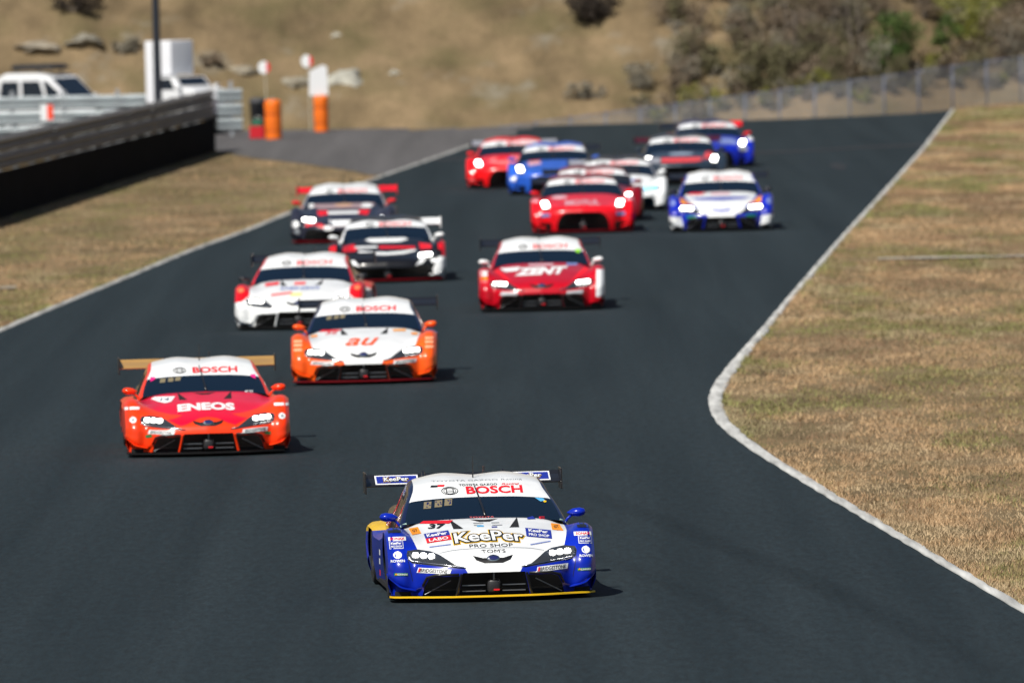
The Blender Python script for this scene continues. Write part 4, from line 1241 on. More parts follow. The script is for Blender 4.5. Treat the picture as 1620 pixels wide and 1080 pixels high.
# ---- sixth: dark grey with a red wing
CHAR = paint('charcoal', (44, 46, 60)); SILV = paint('silver', (150, 152, 160))
def deco_6(s, p):
    d = lambda n: dec(n, (0, 0, 0))
    banner(s, p, 'nsx', 'palered')
    patch(s, [(-.56, .70), (-.50, .735), (.50, .735), (.56, .70), (.4, .63), (-.42, .63)], dec('mauve', (150, 128, 132)), p['hood'], .004)
    patch(s, oval(-.57, .70, .06, .04), d('white'), p['hood'], .004); patch(s, oval(.40, .68, .10, .045), d('white'), p['hood'], .004); patch(s, oval(0, .70, .16, .03), dec('bronze', (190, 150, 120)), p['hood'], .006)
    patch(s, [(-.46, .60), (-.28, .60), (-.26, .53), (-.42, .50)], d('red'), p['hood'], .004)
    patch(s, [(-.28, .58), (.4, .58), (.4, .53), (-.28, .53)], d('white'), p['hood'], .004)
    patch(s, [(-.50, .34), (-.40, .36), (-.2, .26), (-.3, .25)], d('red'), p['bumper'], .004)
    patch(s, oval(-.25, .275, .09, .04), d('white'), p['bumper'], .006)
    patch(s, [(.28, .60), (.46, .60), (.42, .50), (.26, .53)], d('red'), p['hood'], .006); patch(s, [(.50, .34), (.3, .25), (.2, .26), (.40, .36)], d('red'), p['bumper'], .004)
    patch(s, [(-.66, .36), (-.50, .38), (-.50, .34), (-.64, .31)], d('red'), p['bumper'], .004); patch(s, [(.50, .38), (.66, .36), (.64, .31), (.50, .34)], d('red'), p['bumper'], .004)
    for sx in (-1, 1): patch(s, oval(sx * .825, .36, .06, .06), d('white'), p['root'], .004); patch(s, rect(sx * .82, .22, .12, .08, .5), d('grey'), p['root'], .004)
car('nsx', 543, 384, -.5, 'dark grey race car with bright red rear wing at the left edge of the track',
    dict(body=CHAR, roof=PW, pillar=SILV, wing=RED, endplate=RED, mirror=RED, led=.075, lip=DKRED), deco_6)

# ---- seventh: crimson with a white roof
CRIMS = paint('deep_crimson', (190, 6, 30)); 
def deco_7(s, p):
    d = lambda n: dec(n, (0, 0, 0))
    banner(s, p, col='palered'); badge(s, p)
    letters(s, 'ZENT', .0, .60, .78, .12, d('white'), p['hood'], .005, bold=.06, slant=.35, rot=.02)
    patch(s, [(-.60, .66), (-.30, .675), (-.34, .61), (-.52, .60)], d('white'), p['hood'], .004); patch(s, rect(0, .70, .36, .035), dec('rose', (214, 170, 180)), p['hood'], .004)
    for sx in (-1, 1):
        patch(s, rect(sx * .475, .268, .24, .05, sx * .09, .3), dec('silvery', (200, 200, 204)), p['bumper'], .004)
        patch(s, [(sx * .70, .60), (sx * .63, .66), (sx * .46, .47), (sx * .42, .43)][::sx], dec('brightred', (240, 22, 36)), p['hood'], .003)
    for z, m in ((.60, 'white'), (.555, 'white'), (.505, 'orange'), (.46, 'palered')): patch(s, rect(-.83, z, .10, .034), d(m), p['root'], .004)
    patch(s, [(.60, .93), (.50, .93), (.52, .88), (.56, .87)], d('lime'), p['windscreen'], .003)
    patch(s, rect(.45, .70, .16, .04), d('paleblue'), p['hood'], .004)
FWH = [(.78, .20), (.95, .16), (.97, .60), (.80, .60)]
car('supra', 858, 491, 0, 'crimson race car with white roof and bold slanted white lettering, alone in mid track',
    dict(body=CRIMS, roof=PW, pillar=CRIMS, wing=PBLK, canard=CRIMS, mirror=PW, post=PBLK, paint=[(FWH, PW, FRONT)]), deco_7)

# ---- eighth: bright red with dark roof
def legs(c1): return [[(.455, .04), (.565, .04), (.57, .22), (.46, .24)], [(-.565, .04), (-.455, .04), (-.46, .24), (-.57, .22)]]
def gtr_marks(s, p, word=None, wordcol='white', bcol='palered'):
    banner(s, p, 'gtr', bcol)
    if word: letters(s, word, .0, .55, .60, .10, dec(wordcol, (0, 0, 0)), p['hood'], .005, bold=.03)
def deco_8(s, p):
    d = lambda n: dec(n, (0, 0, 0))
    gtr_marks(s, p, 'MOTUL', 'rose')
    patch(s, oval(-.40, .67, .14, .035), dec('rose', (230, 190, 195)), p['hood'], .004)
    for sx in (-1, 1):
        patch(s, rect(sx * .835, .60, .11, .05), dec('rose', (0, 0, 0)), p['root'], .004); patch(s, rect(sx * .66, .34, .16, .06), d('paleblue'), p['root'], .004)
car('gtr', 923, 368, 0, 'bright red race car with white sunstrip behind the crimson car in mid track',
    dict(body=RED, roof=DKRED, pillar=paint('gloss_black', (0, 0, 0)), wing=PBLK, led=.10, lip=DKRED, canard=RED, rear=DKRED), deco_8)
car('gtr', 939, 351, 0, 'maroon race car hidden except for its roof and sunstrip behind the bright red car',
    dict(body=DKRED, roof=DKRED, pillar=DKRED, wing=PBLK, led=.09), lambda s, p: gtr_marks(s, p))
def deco_10(s, p):
    d = lambda n: dec(n, (0, 0, 0))
    banner(s, p, 'nsx', 'palered')
    patch(s, rect(.25, .60, .25, .05), d('paleblue'), p['hood'], .004)
M_BLUELED = mat('blue_headlight', (.2, .7, 1), emit=0)
_b2 = M_BLUELED.node_tree.nodes['Principled BSDF']; _b2.inputs['Emission Color'].default_value = (.12, .55, 1, 1); _b2.inputs['Emission Strength'].default_value = 2.2
_keep = M_LED; M_LED = M_BLUELED
car('nsx', 980, 334, .5, 'white race car with pale blue headlights beside the bright red car',
    dict(body=PW, roof=BLK, pillar=SILV, wing=SILV, led=.09, canard=PW), deco_10)
M_LED = _keep
# ---- eleventh: blue and white
BLU2 = paint('vivid_blue', (16, 38, 172))
def deco_11(s, p):
    d = lambda n: dec(n, (0, 0, 0))
    banner(s, p, col='palered')
    patch(s, [(-.62, .69), (-.50, .725), (-.24, .715), (-.34, .675)], d('red'), p['hood'], .005)
    patch(s, rect(0, .69, .34, .05), dec('rose', (0, 0, 0)), p['hood'], .004)
    patch(s, [(-.18, .40), (0, .38), (.18, .40), (.14, .36), (0, .345), (-.14, .36)], BLU2, p['bumper'], .004)
    for sx in (-1, 1):
        patch(s, [(sx * .72, .66), (sx * .70, .50), (sx * .46, .49), (sx * .58, .53)][::sx], d('orange'), p['root'], .005)
        patch(s, oval(sx * .84, .53, .045, .055), d('paleblue'), p['root'], .004)
        patch(s, rect(sx * .52, .27, .18, .04, sx * .05), d('green'), p['bumper'], .004)
VBLUE = [(-.55, .62), (-.20, .625), (.20, .625), (.55, .62), (.40, .58), (0, .56), (-.40, .58)]
car('supra', 1142, 365, -.4, 'blue and white race car with orange flashes above its headlights, rightmost in the pack',
    dict(body=BLU2, roof=PW, pillar=BLU2, wing=PBLK, mirror=PBLK, led=.075, canard=PW, post=BLU2, vents=[], hood=PW,
         paint=[(WHITE_NOSE, PW, FRONT), ([(-.99, .74), (-.66, .74), (-.60, .60), (-.40, .40), (-.7, .43), (-.99, .43)], BLU2, ('hood', 'fender_left')), ([(.99, .74), (.66, .74), (.60, .60), (.40, .40), (.7, .43), (.99, .43)][::-1], BLU2, ('hood', 'fender_right')),
                ([(-.95, .05), (-.66, .05), (-.70, .27), (-.95, .30)], PW, FRONT), ([(.66, .05), (.95, .05), (.95, .30), (.70, .27)], PW, FRONT), (VBLUE, BLU2, ('hood',))]), deco_11)
# ---- the far group
def deco_12(s, p):
    gtr_marks(s, p)
    patch(s, oval(.0, .58, .45, .10), dec('pinkish', (246, 120, 120)), p['hood'], .004); patch(s, oval(-.80, .20, .06, .03), dec('pinkish', (0, 0, 0)), p['root'], .004)
    patch(s, [(-.25, .70), (.02, .70), (-.10, .58), (-.33, .58)], dec('red', (0, 0, 0)), p['hood'], .006)
car('gtr', 809, 297, -1, 'bright red race car at the back, left of the blue car',
    dict(body=paint('scarlet', (240, 18, 26)), roof=paint('scarlet', (0, 0, 0)), pillar=paint('scarlet', (0, 0, 0)), wing=SILV, led=.10, canard=RED), deco_12)
MBL = paint('mid_blue', (40, 92, 196))
def deco_13(s, p):
    gtr_marks(s, p)
    patch(s, [(-.52, .68), (-.28, .70), (-.24, .64), (-.48, .60)], dec('rose', (0, 0, 0)), p['hood'], .004); patch(s, [(-.50, .71), (-.25, .72), (-.28, .70), (-.48, .69)], dec('red', (0, 0, 0)), p['hood'], .005)
    letters(s, '12', -.79, .33, .10, .08, dec('white', (0, 0, 0)), p['root'], .005, bold=.03)
    patch(s, oval(-.72, .13, .12, .045), dec('greyblue', (150, 165, 185)), p['root'], .004)
car('gtr', 876, 307, -1, 'mid-blue race car at the back beside the bright red one',
    dict(body=MBL, roof=MBL, pillar=paint('gloss_black', (0, 0, 0)), wing=PBLK, led=.10, canard=MBL), deco_13)
DGB = paint('slate', (40, 52, 66)); CORAL = paint('coral', (245, 66, 58))
def deco_14(s, p):
    gtr_marks(s, p)
    patch(s, [(-.45, .57), (.40, .57), (.42, .50), (.30, .47), (-.40, .47), (-.48, .50)], CORAL, p['hood'], .004)
    patch(s, [(.52, .70), (.66, .72), (.60, .58), (.50, .52), (.44, .56)], CORAL, p['hood'], .004)
    patch(s, oval(0, .66, .25, .03), dec('greyblue', (0, 0, 0)), p['hood'], .004)
car('gtr', 1080, 292, .5, 'slate grey race car with coral red hood stripe, behind the blue and white one',
    dict(body=DGB, roof=DGB, pillar=DGB, wing=paint('maroon', (74, 10, 18)), led=.10), deco_14)
def deco_15(s, p):
    wgp = [o for o in p['root'].children if o.name.startswith('rear_wing')][0]
    mesh_obj('sticker', [(.52, -.145, .850), (.872, -.145, .850), (.872, .13, .962), (.52, .13, .962)], [(0, 1, 2, 3)], dec('red', (0, 0, 0)), wgp)
    gtr_marks(s, p)
    patch(s, [(.10, .66), (.50, .64), (.56, .50), (.20, .52)], dec('paleblue', (0, 0, 0)), p['hood'], .004)
    patch(s, oval(.84, .62, .07, .05), dec('white', (0, 0, 0)), p['root'], .004); patch(s, oval(.66, .40, .10, .06), dec('grey', (0, 0, 0)), p['root'], .004)
car('gtr', 1128, 265, 2.2, 'blue race car with red rear wing, farthest back at the crest',
    dict(body=BLU2, roof=paint('navy', (0, 0, 0)), pillar=paint('navy', (0, 0, 0)), wing=PBLK, mirror=RED, led=.10, canard=BLU2), deco_15)
for me in list(bpy.data.meshes):
    if me.users == 0: bpy.data.meshes.remove(me)

# ------------------------------------------------------------------ barrier, rails, pit furniture
M_RAIL_D = mat('dark_guardrail', (0.15, 0.15, 0.155), rough=.5, metal=.35, noise=(2.5, .25))  # barrier rails: a darker grey than the rails behind them
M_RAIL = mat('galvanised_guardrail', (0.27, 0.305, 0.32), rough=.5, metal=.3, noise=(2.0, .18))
M_POST = mat('galvanised_post', (0.34, 0.36, 0.38), rough=.55, metal=.3)
M_BELT = mat('black_rubber_belt', (0.005, 0.006, 0.008), rough=.95, spec=.05, noise=(1.5, .4))
WPROF = [(0, 0), (.012, .02), (.075, .065), (.085, .085), (.075, .105), (.012, .145), (.008, .16), (.012, .175), (.075, .215), (.085, .235), (.075, .255), (.012, .30), (0, .325)]
def w_beam(parent, a, b, nrm, z, material, name='rail'):
    """one corrugated guardrail length from a to b, bulging along nrm"""
    a, b, nrm = Vector(a), Vector(b), Vector(nrm).normalized()
    v = []; f = []
    k = len(WPROF)
    for e in (a, b):
        for o, h in WPROF: v.append((e.x + nrm.x * o, e.y + nrm.y * o, z + h))
    for i in range(k - 1): f.append((i, i + 1, k + i + 1, k + i))
    for e in (a, b):
        for o, h in WPROF: v.append((e.x + nrm.x * (o - .012), e.y + nrm.y * (o - .012), z + h))
    for i in range(k - 1): f.append((2 * k + i, 3 * k + i, 3 * k + i + 1, 2 * k + i + 1))
    f.append((k - 1, 3 * k - 1, 4 * k - 1, 2 * k - 1))
    f.append((0, k, 3 * k, 2 * k))
    return mesh_obj(name, v, f, material, parent)

bar = empty('crash_barrier', (float(WALL_X(280)), 280, 0))
tag(bar, 'long grey double guardrail above a black rubber belt beside the left grass verge', 'barrier')
def child(o, root):
    o.parent = root; o.matrix_parent_inverse = Matrix.Translation(root.location).inverted(); return o
Yb = np.arange(196, wall_a.y + .1, (wall_a.y - 196) / 34)
topz = lambda Y: 1.44 + .15 * (330 - Y) / 70 * (Y > 200)
for i in range(len(Yb) - 1):
    y0, y1 = float(Yb[i]), float(Yb[i + 1])
    a = (float(WALL_X(y0)), y0 + .006); b = (float(WALL_X(y1)), y1 - .006)
    jig = random.uniform(-.012, .012)
    A = (a[0] + jig, a[1], 0); B = (b[0] + jig, b[1], 0)
    t = (float(topz(y0)) + float(topz(y1))) / 2
    for lvl in (t - .33, t - .67): child(w_beam(None, A, B, (1, -.04, 0), lvl, M_RAIL_D), bar)
    h_ = t - .69
    child(MB().add([(e[0] + o, e[1], z) for z in (-.03, h_) for e in (a, b) for o in (-.01, .05)], [(0, 1, 3, 2), (4, 6, 7, 5), (0, 4, 5, 1), (2, 3, 7, 6), (1, 5, 7, 3), (0, 2, 6, 4)]).build('rubber_belt', M_BELT), bar)
    child(MB().box((a[0] - .10, y0, t / 2 - .01), (.12, .12, t + .02)).build('post', M_POST), bar)

def rail_run(label, x0, x1, Y, zs, posts, material=M_RAIL, slope=0.0):
    r = empty('guardrail', ((x0 + x1) / 2, Y, 0))
    tag(r, label, 'guardrail')
    n = max(1, round((x1 - x0) / 2.0))
    for i in range(n):
        xa, xb = x0 + (x1 - x0) * i / n + .005, x0 + (x1 - x0) * (i + 1) / n - .005
        for z in zs: child(w_beam(None, (xa, Y + slope * (xa - x0), 0), (xb, Y + slope * (xb - x0), 0), (0, -1, 0), z, material), r)
    for x in posts: child(MB().box((x, Y + slope * (x - x0) - (-.02), .70), (.09, .09, 1.36)).build('post', M_POST), r)
    return r
px_x = lambda px, Y: at_depth(px, 180, Y).x
rail_run('pale galvanised triple guardrail in front of the parked white vehicles', -15.0, px_x(236, 345), 345, (.92, .56, .20), [px_x(p, 345) for p in (-40, 22, 105, 190)], slope=-.35)
rail_run('short pale stack of guardrail beyond the end of the dark barrier', px_x(344, 352), px_x(384, 352), 352, (.86, .50, .14), [px_x(366, 352)])

p = at_depth(74, 178, 343.0)
mk = empty('marker_board', (p.x, 343.2, 0)); tag(mk, 'small white and orange-red marker board fixed to the pale guardrail', 'marker')
child(MB().box((p.x - .07, 343.0, p.z), (.16, .02, .40)).build('white_half', dec('white', (0, 0, 0))), mk)
child(MB().box((p.x + .08, 343.0, p.z), (.14, .02, .36)).build('orange_half', dec('signal', (250, 70, 20))), mk)
child(MB().tube([(p.x, 343.04, 0), (p.x, 343.04, p.z + .1)], .025, 6).build('stake', M_POST), mk)

pp = at_depth(250, 150, 346)
pole = empty('lamp_post', (pp.x, 346, 0)); tag(pole, 'tall thin dark pole standing behind the end of the barrier', 'pole')
child(MB().tube([(pp.x, 346, -.05), (pp.x, 346, 6), (pp.x, 346, 11.5)], [.10, .085, .06], 12).build('shaft', mat('dark_pole', (.018, .022, .032), rough=.5)), pole)
child(MB().lathe([(.0, .10), (.19, .10), (.19, .0), (.10, -.02)], 'z', 16, (pp.x, 346, .02)).build('base_flange', MATS['dark_pole']), pole)
child(MB().tube([(pp.x, 346, 11.4), (pp.x + .5, 345.7, 11.9), (pp.x + 1.4, 345.2, 12.0)], .04, 8).build('arm', MATS['dark_pole']), pole)

# padded orange posts
def padded_post(px, py, h, r, label, white_top=False):
    b = at(px, py)
    o = empty('padded_post', (b.x, b.y, -.011)); tag(o, label, 'post', 'padded orange posts')
    prof = [(0, h), (r * .7, h), (r * .95, h - .03), (r, h - .08)] + [(r * (1 + .03 * math.sin(k * 1.7)), h * (1 - k / 8)) for k in range(1, 8)] + [(r, .04), (r * .97, 0)]
    MB().lathe(prof[::-1], 'z', 22).build('orange_pad', mat('orange_vinyl', srgb(238, 112, 12), rough=.55, noise=(4, .12)), o, True)
    for z in (.2, .6): MB().lathe([(r * 1.03, z), (r * 1.05, z + .012), (r * 1.03, z + .024)], 'z', 22).build('strap', mat('orange_strap', srgb(190, 80, 10), rough=.6), o, True)
    MB().tube([(0, 0, 0), (0, 0, h + .05)], .035, 8).build('core_pipe', M_POST, o)
    return o, b
o1, b1 = padded_post(433, 219.5, .96, .205, 'bright orange padded cylindrical post next to the red crate')
o2, b2 = padded_post(509, 207.5, .90, .18, 'orange padded cylindrical post under the white board')
wb = empty('white_board', (b2.x - .07, b2.y - .02, .93)); tag(wb, 'tilted blank white board on top of the second orange post', 'board')
MB().prism([(-.22, -.04), (.26, -.02), (.24, .68), (.13, .73), (-.20, .58)], -.03, .03).build('panel', mat('white_board', (.78, .79, .80), rough=.5), wb)
MB().tube([(.05, .045, -.9), (.05, .045, .5)], .02, 6).build('stake', M_POST, wb)
MB().box((.02, .045, .25), (.40, .02, .05)).build('batten', M_POST, wb)
for (px, py, Y, lab) in ((417, 107, 351, 'small red and white round paddle sign behind the first orange post'), (485, 97, 358, 'small red and white round paddle sign left of the white board')):
    q = at_depth(px, py, Y)
    s_ = empty('paddle_sign', (q.x, Y, 0)); tag(s_, lab, 'sign', 'paddle signs')
    child(MB().tube([(q.x + .06, Y + .03, -.02), (q.x + .03, Y + .03, q.z - .1)], .014, 6).build('stick', mat('pale_stick', (.5, .46, .36), rough=.7)), s_)
    n = 20
    disc = [(.14 * math.cos(a), .16 * math.sin(a)) for a in np.linspace(0, 2 * math.pi, n, endpoint=False)]
    child(MB().prism([(q.x + x, q.z + z) for x, z in disc], Y - .012, Y + .012).build('white_disc', dec('white', (0, 0, 0))), s_)
    half = [(q.x + x + .012, q.z + z) for x, z in [(.06, -.15), (.13, -.09), (.155, 0), (.13, .09), (.06, .15)]]
    child(MB().prism(half, Y - .018, Y + .016).build('red_edge', dec('red', (0, 0, 0))), s_)
q = at(407, 219.5)
cr = empty('red_crate', (q.x, q.y, -.011)); tag(cr, 'low red crate on the pit road beside the first orange post', 'crate')
M_CR = mat('red_plastic', srgb(196, 24, 40), rough=.5)
for (c_, s2, nm) in (((0, -.13, .17), (.34, .02, .30), 'side_panel'), ((0, .13, .17), (.34, .02, .30), 'side_panel'), ((-.17, 0, .17), (.02, .24, .30), 'side_panel'), ((.17, 0, .17), (.02, .24, .30), 'side_panel'), ((0, 0, .03), (.34, .26, .02), 'floor_panel')):
    MB().box(c_, s2, bevel=.004).build(nm, M_CR, cr)
gb = empty('green_bag', (q.x + .02, q.y, .15)); tag(gb, 'dark green bag lying on top of the red crate', 'bag')
bmx = bmesh.new(); bmesh.ops.create_icosphere(bmx, subdivisions=3, radius=1)
for v_ in bmx.verts:
    k = 1 + .18 * (float(vnoise(v_.co.x * 2 + 5, v_.co.z * 2 + v_.co.y, 3)) - .5) * 2
    v_.co = Vector((v_.co.x * .16 * k, v_.co.y * .12 * k, v_.co.z * .15 * k + .17))
me = bpy.data.meshes.new('sack'); bmx.to_mesh(me); bmx.free(); me.materials.append(mat('dark_green_cloth', srgb(18, 84, 62), rough=.8)); link_mesh('sack', me, gb, True)
MB().tube([(-.08, 0, .30), (-.03, 0, .38), (.05, 0, .38), (.09, 0, .30)], .014, 6).build('handle', mat('pale_strap', (.5, .5, .46), rough=.7), gb)
q = at_depth(408, 176, 353)
bn = empty('grey_bin', (q.x, 353, 0)); tag(bn, 'dark grey bin standing behind the red crate', 'bin')
child(MB().lathe([(.0, 0), (.17, 0), (.20, .80), (.215, .81), (.215, .85), (.0, .85)], 'z', 20, (q.x, 353, 0)).build('tub', mat('dark_grey_bin', (.055, .056, .062), rough=.6), None, True), bn)
child(MB().lathe([(.22, .85), (.22, .88), (.15, .93), (0, .94)], 'z', 20, (q.x, 353, 0)).build('lid', MATS['dark_grey_bin'], None, True), bn)

# ------------------------------------------------------------------ parked vehicles behind the rails
M_VW = mat('white_car_paint', (.74, .75, .76), rough=.3, coat=.4)
M_VG = mat('vehicle_glass', (.012, .02, .032), rough=.1, spec=.6)
M_DP = mat('dark_trim', (.02, .02, .022), rough=.6)
def extrude_profile(name, prof, hw, material, parent, bevel=.05):
    """side profile (x, z) swept over the width, edges rounded"""
    bm = bmesh.new()
    a = [bm.verts.new((x, -hw, z)) for x, z in prof]; b = [bm.verts.new((x, hw, z)) for x, z in prof]
    n = len(prof)
    bm.faces.new(a[::-1]); bm.faces.new(b)
    for i in range(n): bm.faces.new((a[i], a[(i + 1) % n], b[(i + 1) % n], b[i]))
    bmesh.ops.recalc_face_normals(bm, faces=bm.faces[:])
    if bevel: bmesh.ops.bevel(bm, geom=bm.edges[:], offset=bevel, segments=3, affect='EDGES', profile=.6)
    me = bpy.data.meshes.new(name); bm.to_mesh(me); bm.free(); me.materials.append(material)
    return link_mesh(name, me, parent, True)
def small_wheel(parent, x, y, r=.31):
    w = empty('wheel', (x, y, r)); w.parent = parent
    MB().lathe([(.18, -.09), (r - .02, -.1), (r, -.07), (r, .07), (r - .02, .1), (.18, .09)], 'y', 22).build('tyre', M_TYRE, w, True)
    MB().lathe([(0, -.085), (.14, -.07), (.19, -.09), (.19, .09), (.14, .07), (0, .085)], 'y', 22).build('rim', M_STEEL, w, True)
# estate car, nose to the right and towards us
q = at_depth(92, 150, 352)
suv = empty('parked_estate_car', (q.x, 352.2, 0), math.radians(-32)); tag(suv, 'white estate car with dark roof box parked behind the pale guardrail', 'car')
extrude_profile('body', [(-1.5, .35), (1.55, .35), (1.6, .62), (1.5, .92), (.75, 1.06), (-1.5, 1.08), (-1.58, .7)], .76, M_VW, suv, .07)
extrude_profile('cabin', [(-1.5, 1.0), (.80, 1.0), (.12, 1.62), (-.2, 1.70), (-1.15, 1.70), (-1.42, 1.56)], .68, M_VW, suv, .08)
for s in (-1, 1):
    for (xa, xb, xc, xd) in ((-1.30, -.72, -.72, -1.22), (-.62, .02, -.10, -.62), (.10, .60, .12, .02)):
        y = s * .686
        mesh_obj('side_window', [(xa, y, 1.12), (xb, y, 1.12), (xc, y, 1.50), (xd, y, 1.50)], [(0, 1, 2, 3)] if s < 0 else [(3, 2, 1, 0)], M_VG, suv)
nx = Vector((.62, 0, .68)).normalized() * .006
mesh_obj('windscreen', [Vector(v) + nx for v in ((.74, -.58, 1.06), (.74, .58, 1.06), (.19, .54, 1.56), (.19, -.54, 1.56))], [(0, 1, 2, 3)], M_VG, suv)
mesh_obj('rear_window', [(-1.508, -.55, 1.14), (-1.46, -.52, 1.50), (-1.46, .52, 1.50), (-1.508, .55, 1.14)], [(0, 1, 2, 3)], M_VG, suv)
extrude_profile('roof_box', [(-1.1, 1.78), (.0, 1.78), (.12, 1.84), (-.05, 1.92), (-1.05, 1.92), (-1.15, 1.85)], .40, M_DP, suv, .03)
for s in (-1, 1):
    for x in (-.9, -.2): MB().tube([(x, s * .45, 1.69), (x, s * .45, 1.79)], .018, 6).build('rack_foot', M_DP, suv)
    MB().box((1.56, s * .56, .80), (.06, .30, .14), bevel=.02).build('headlight', M_CHROME, suv)
    MB().box((.55, s * .80, 1.10), (.12, .16, .12), bevel=.03).build('wing_mirror', M_VW, suv)
    for x in (-1.0, 1.0): small_wheel(suv, x, s * .68)
# small truck with a tall white box above the cab
q = at_depth(279, 150, 357)
trk = empty('parked_truck', (q.x, 357, 0), math.radians(-38)); tag(trk, 'small white truck with a tall box body parked behind the dark pole', 'truck')
extrude_profile('chassis', [(-1.3, .35), (1.3, .35), (1.3, .55), (-1.3, .55)], .60, M_DP, trk, .02)
extrude_profile('cab', [(-.2, .5), (1.25, .5), (1.28, .9), (1.12, 1.12), (.62, 1.22), (.42, 1.46), (-.2, 1.46)], .66, M_VW, trk, .06)
extrude_profile('box_body', [(-.62, .62), (-.35, .62), (-.35, 1.50), (.22, 1.50), (.22, 2.36), (-.62, 2.36)], .45, mat('white_box_panel', (.80, .81, .84), rough=.45), trk, .03)
mesh_obj('windscreen', [(.628, -.54, 1.235), (.628, .54, 1.235), (.442, .52, 1.44), (.442, -.52, 1.44)], [(0, 1, 2, 3)], M_VG, trk)
for s in (-1, 1):
    y = s * .666
    mesh_obj('side_window', [(-.14, y, 1.14), (.50, y, 1.14), (.36, y, 1.42), (-.14, y, 1.42)], [(0, 1, 2, 3)] if s < 0 else [(3, 2, 1, 0)], M_VG, trk)
    MB().box((.70, s * .76, 1.18), (.08, .14, .16), bevel=.02).build('wing_mirror', M_VW, trk)
    MB().box((1.27, s * .46, .80), (.05, .24, .14), bevel=.02).build('headlight', M_CHROME, trk)
    for x in (-.85, .85): small_wheel(trk, x, s * .58, .28)
for x in (-.45, -.0): MB().box((x, -.453, 1.95), (.02, .012, .7)).build('box_rib', M_VW, trk)

# ------------------------------------------------------------------ mesh fence along the bank
FY = lambda x: 374.6 + 2.2 * float(sstep(9, 14, x))
fence = empty('mesh_fence', (8, FY(8), float(height(8, FY(8))))); tag(fence, 'long grey wire mesh fence with thin posts along the foot of the bank', 'fence')
M_WIRE = mat('grey_wire', (.25, .265, .29), rough=.6, metal=.2)
M_FPOST = mat('blue_grey_post', (.17, .19, .27), rough=.5, metal=.2)
FH = 1.22; BAY = .92
fx = [px_x(1618, 376) - BAY * k for k in range(-3, 17)][::-1]
for i, x in enumerate(fx):
    y = FY(x); z = float(height(x, y))
    child(MB().tube([(x, y + .03, z - .2), (x, y + .03, z + FH + .04)], .028, 7).build('post', M_FPOST, None, True), fence)
    if i == len(fx) - 1: break
    x1 = fx[i + 1]; y1 = FY(x1); z1 = float(height(x1, y1))
    P = lambda u, w, d=0: (x + (x1 - x) * u, y + (y1 - y) * u + d, z + (z1 - z) * u + w * FH)
    child(MB().tube([P(0, 1), P(1, 1)], .016, 6).build('top_rail', M_FPOST, None, True), fence)
    m = MB(); L_ = x1 - x; st = .062; W2 = .0046
    for sg in (1, -1):
        k = -int(FH / st)
        while k * st < L_:
            s0 = k * st
            ta, tb = max(0, -s0) / FH, min(FH, L_ - s0) / FH
            if tb > ta:
                ua, ub = (s0 + ta * FH) / L_, (s0 + tb * FH) / L_
                wa, wb_ = (ta, tb) if sg > 0 else (1 - ta, 1 - tb)
                d_ = .004 * sg; e = W2 * 1.41 / L_ 
                m.add([P(ua - e, wa, d_), P(ua + e, wa, d_), P(ub + e, wb_, d_), P(ub - e, wb_, d_)], [(0, 1, 2, 3)])
            k += 1
    o = m.build('mesh_panel', M_WIRE); o['kind'] = 'stuff'; child(o, fence)

# ------------------------------------------------------------------ shrubs and stones on the bank
def on_bank(px, py):
    d = ray(px, py); t = 360.0
    for _ in range(1500):
        p = Vector((d.x * t, t, CAM_H + d.z * t))
        if t > 374 and p.z < float(height(p.x, p.y)): return Vector((p.x, p.y, float(height(p.x, p.y))))
        t += .1
    return p
def leaf_mat(name, cols):
    m = bpy.data.materials.new(name); m.use_nodes = True
    nt = m.node_tree; b = nt.nodes['Principled BSDF']; b.inputs['Roughness'].default_value = .75; b.inputs['Specular IOR Level'].default_value = .2
    a = nt.nodes.new('ShaderNodeAttribute'); a.attribute_name = 'rnd'
    r = nt.nodes.new('ShaderNodeValToRGB'); e = r.color_ramp.elements
    while len(e) < len(cols): e.new(.5)
    for i, c in enumerate(cols): e[i].position = i / (len(cols) - 1); e[i].color = (*c, 1)
    nt.links.new(a.outputs['Fac'], r.inputs[0]); nt.links.new(r.outputs[0], b.inputs['Base Color'])
    return m
LM = {'green': leaf_mat('evergreen_leaves', [(.035, .065, .018), (.07, .12, .03), (.12, .18, .045)]),
      'lime': leaf_mat('yellow_green_leaves', [(.12, .135, .025), (.20, .21, .04), (.30, .29, .06)]),
      'brown': leaf_mat('dry_brown_leaves', [(.12, .09, .06), (.19, .145, .10), (.27, .21, .15)]),
      'olive': leaf_mat('olive_leaves', [(.085, .08, .04), (.14, .13, .065), (.20, .18, .10)]),
      'dark': leaf_mat('dark_brush_leaves', [(.022, .018, .015), (.04, .032, .026), (.06, .045, .035)]),
      'grey': leaf_mat('grey_brush_leaves', [(.16, .145, .11), (.22, .20, .155), (.29, .265, .21)])}
M_BARK = mat('shrub_bark', (.14, .115, .09), rough=.9, noise=(9, .3))
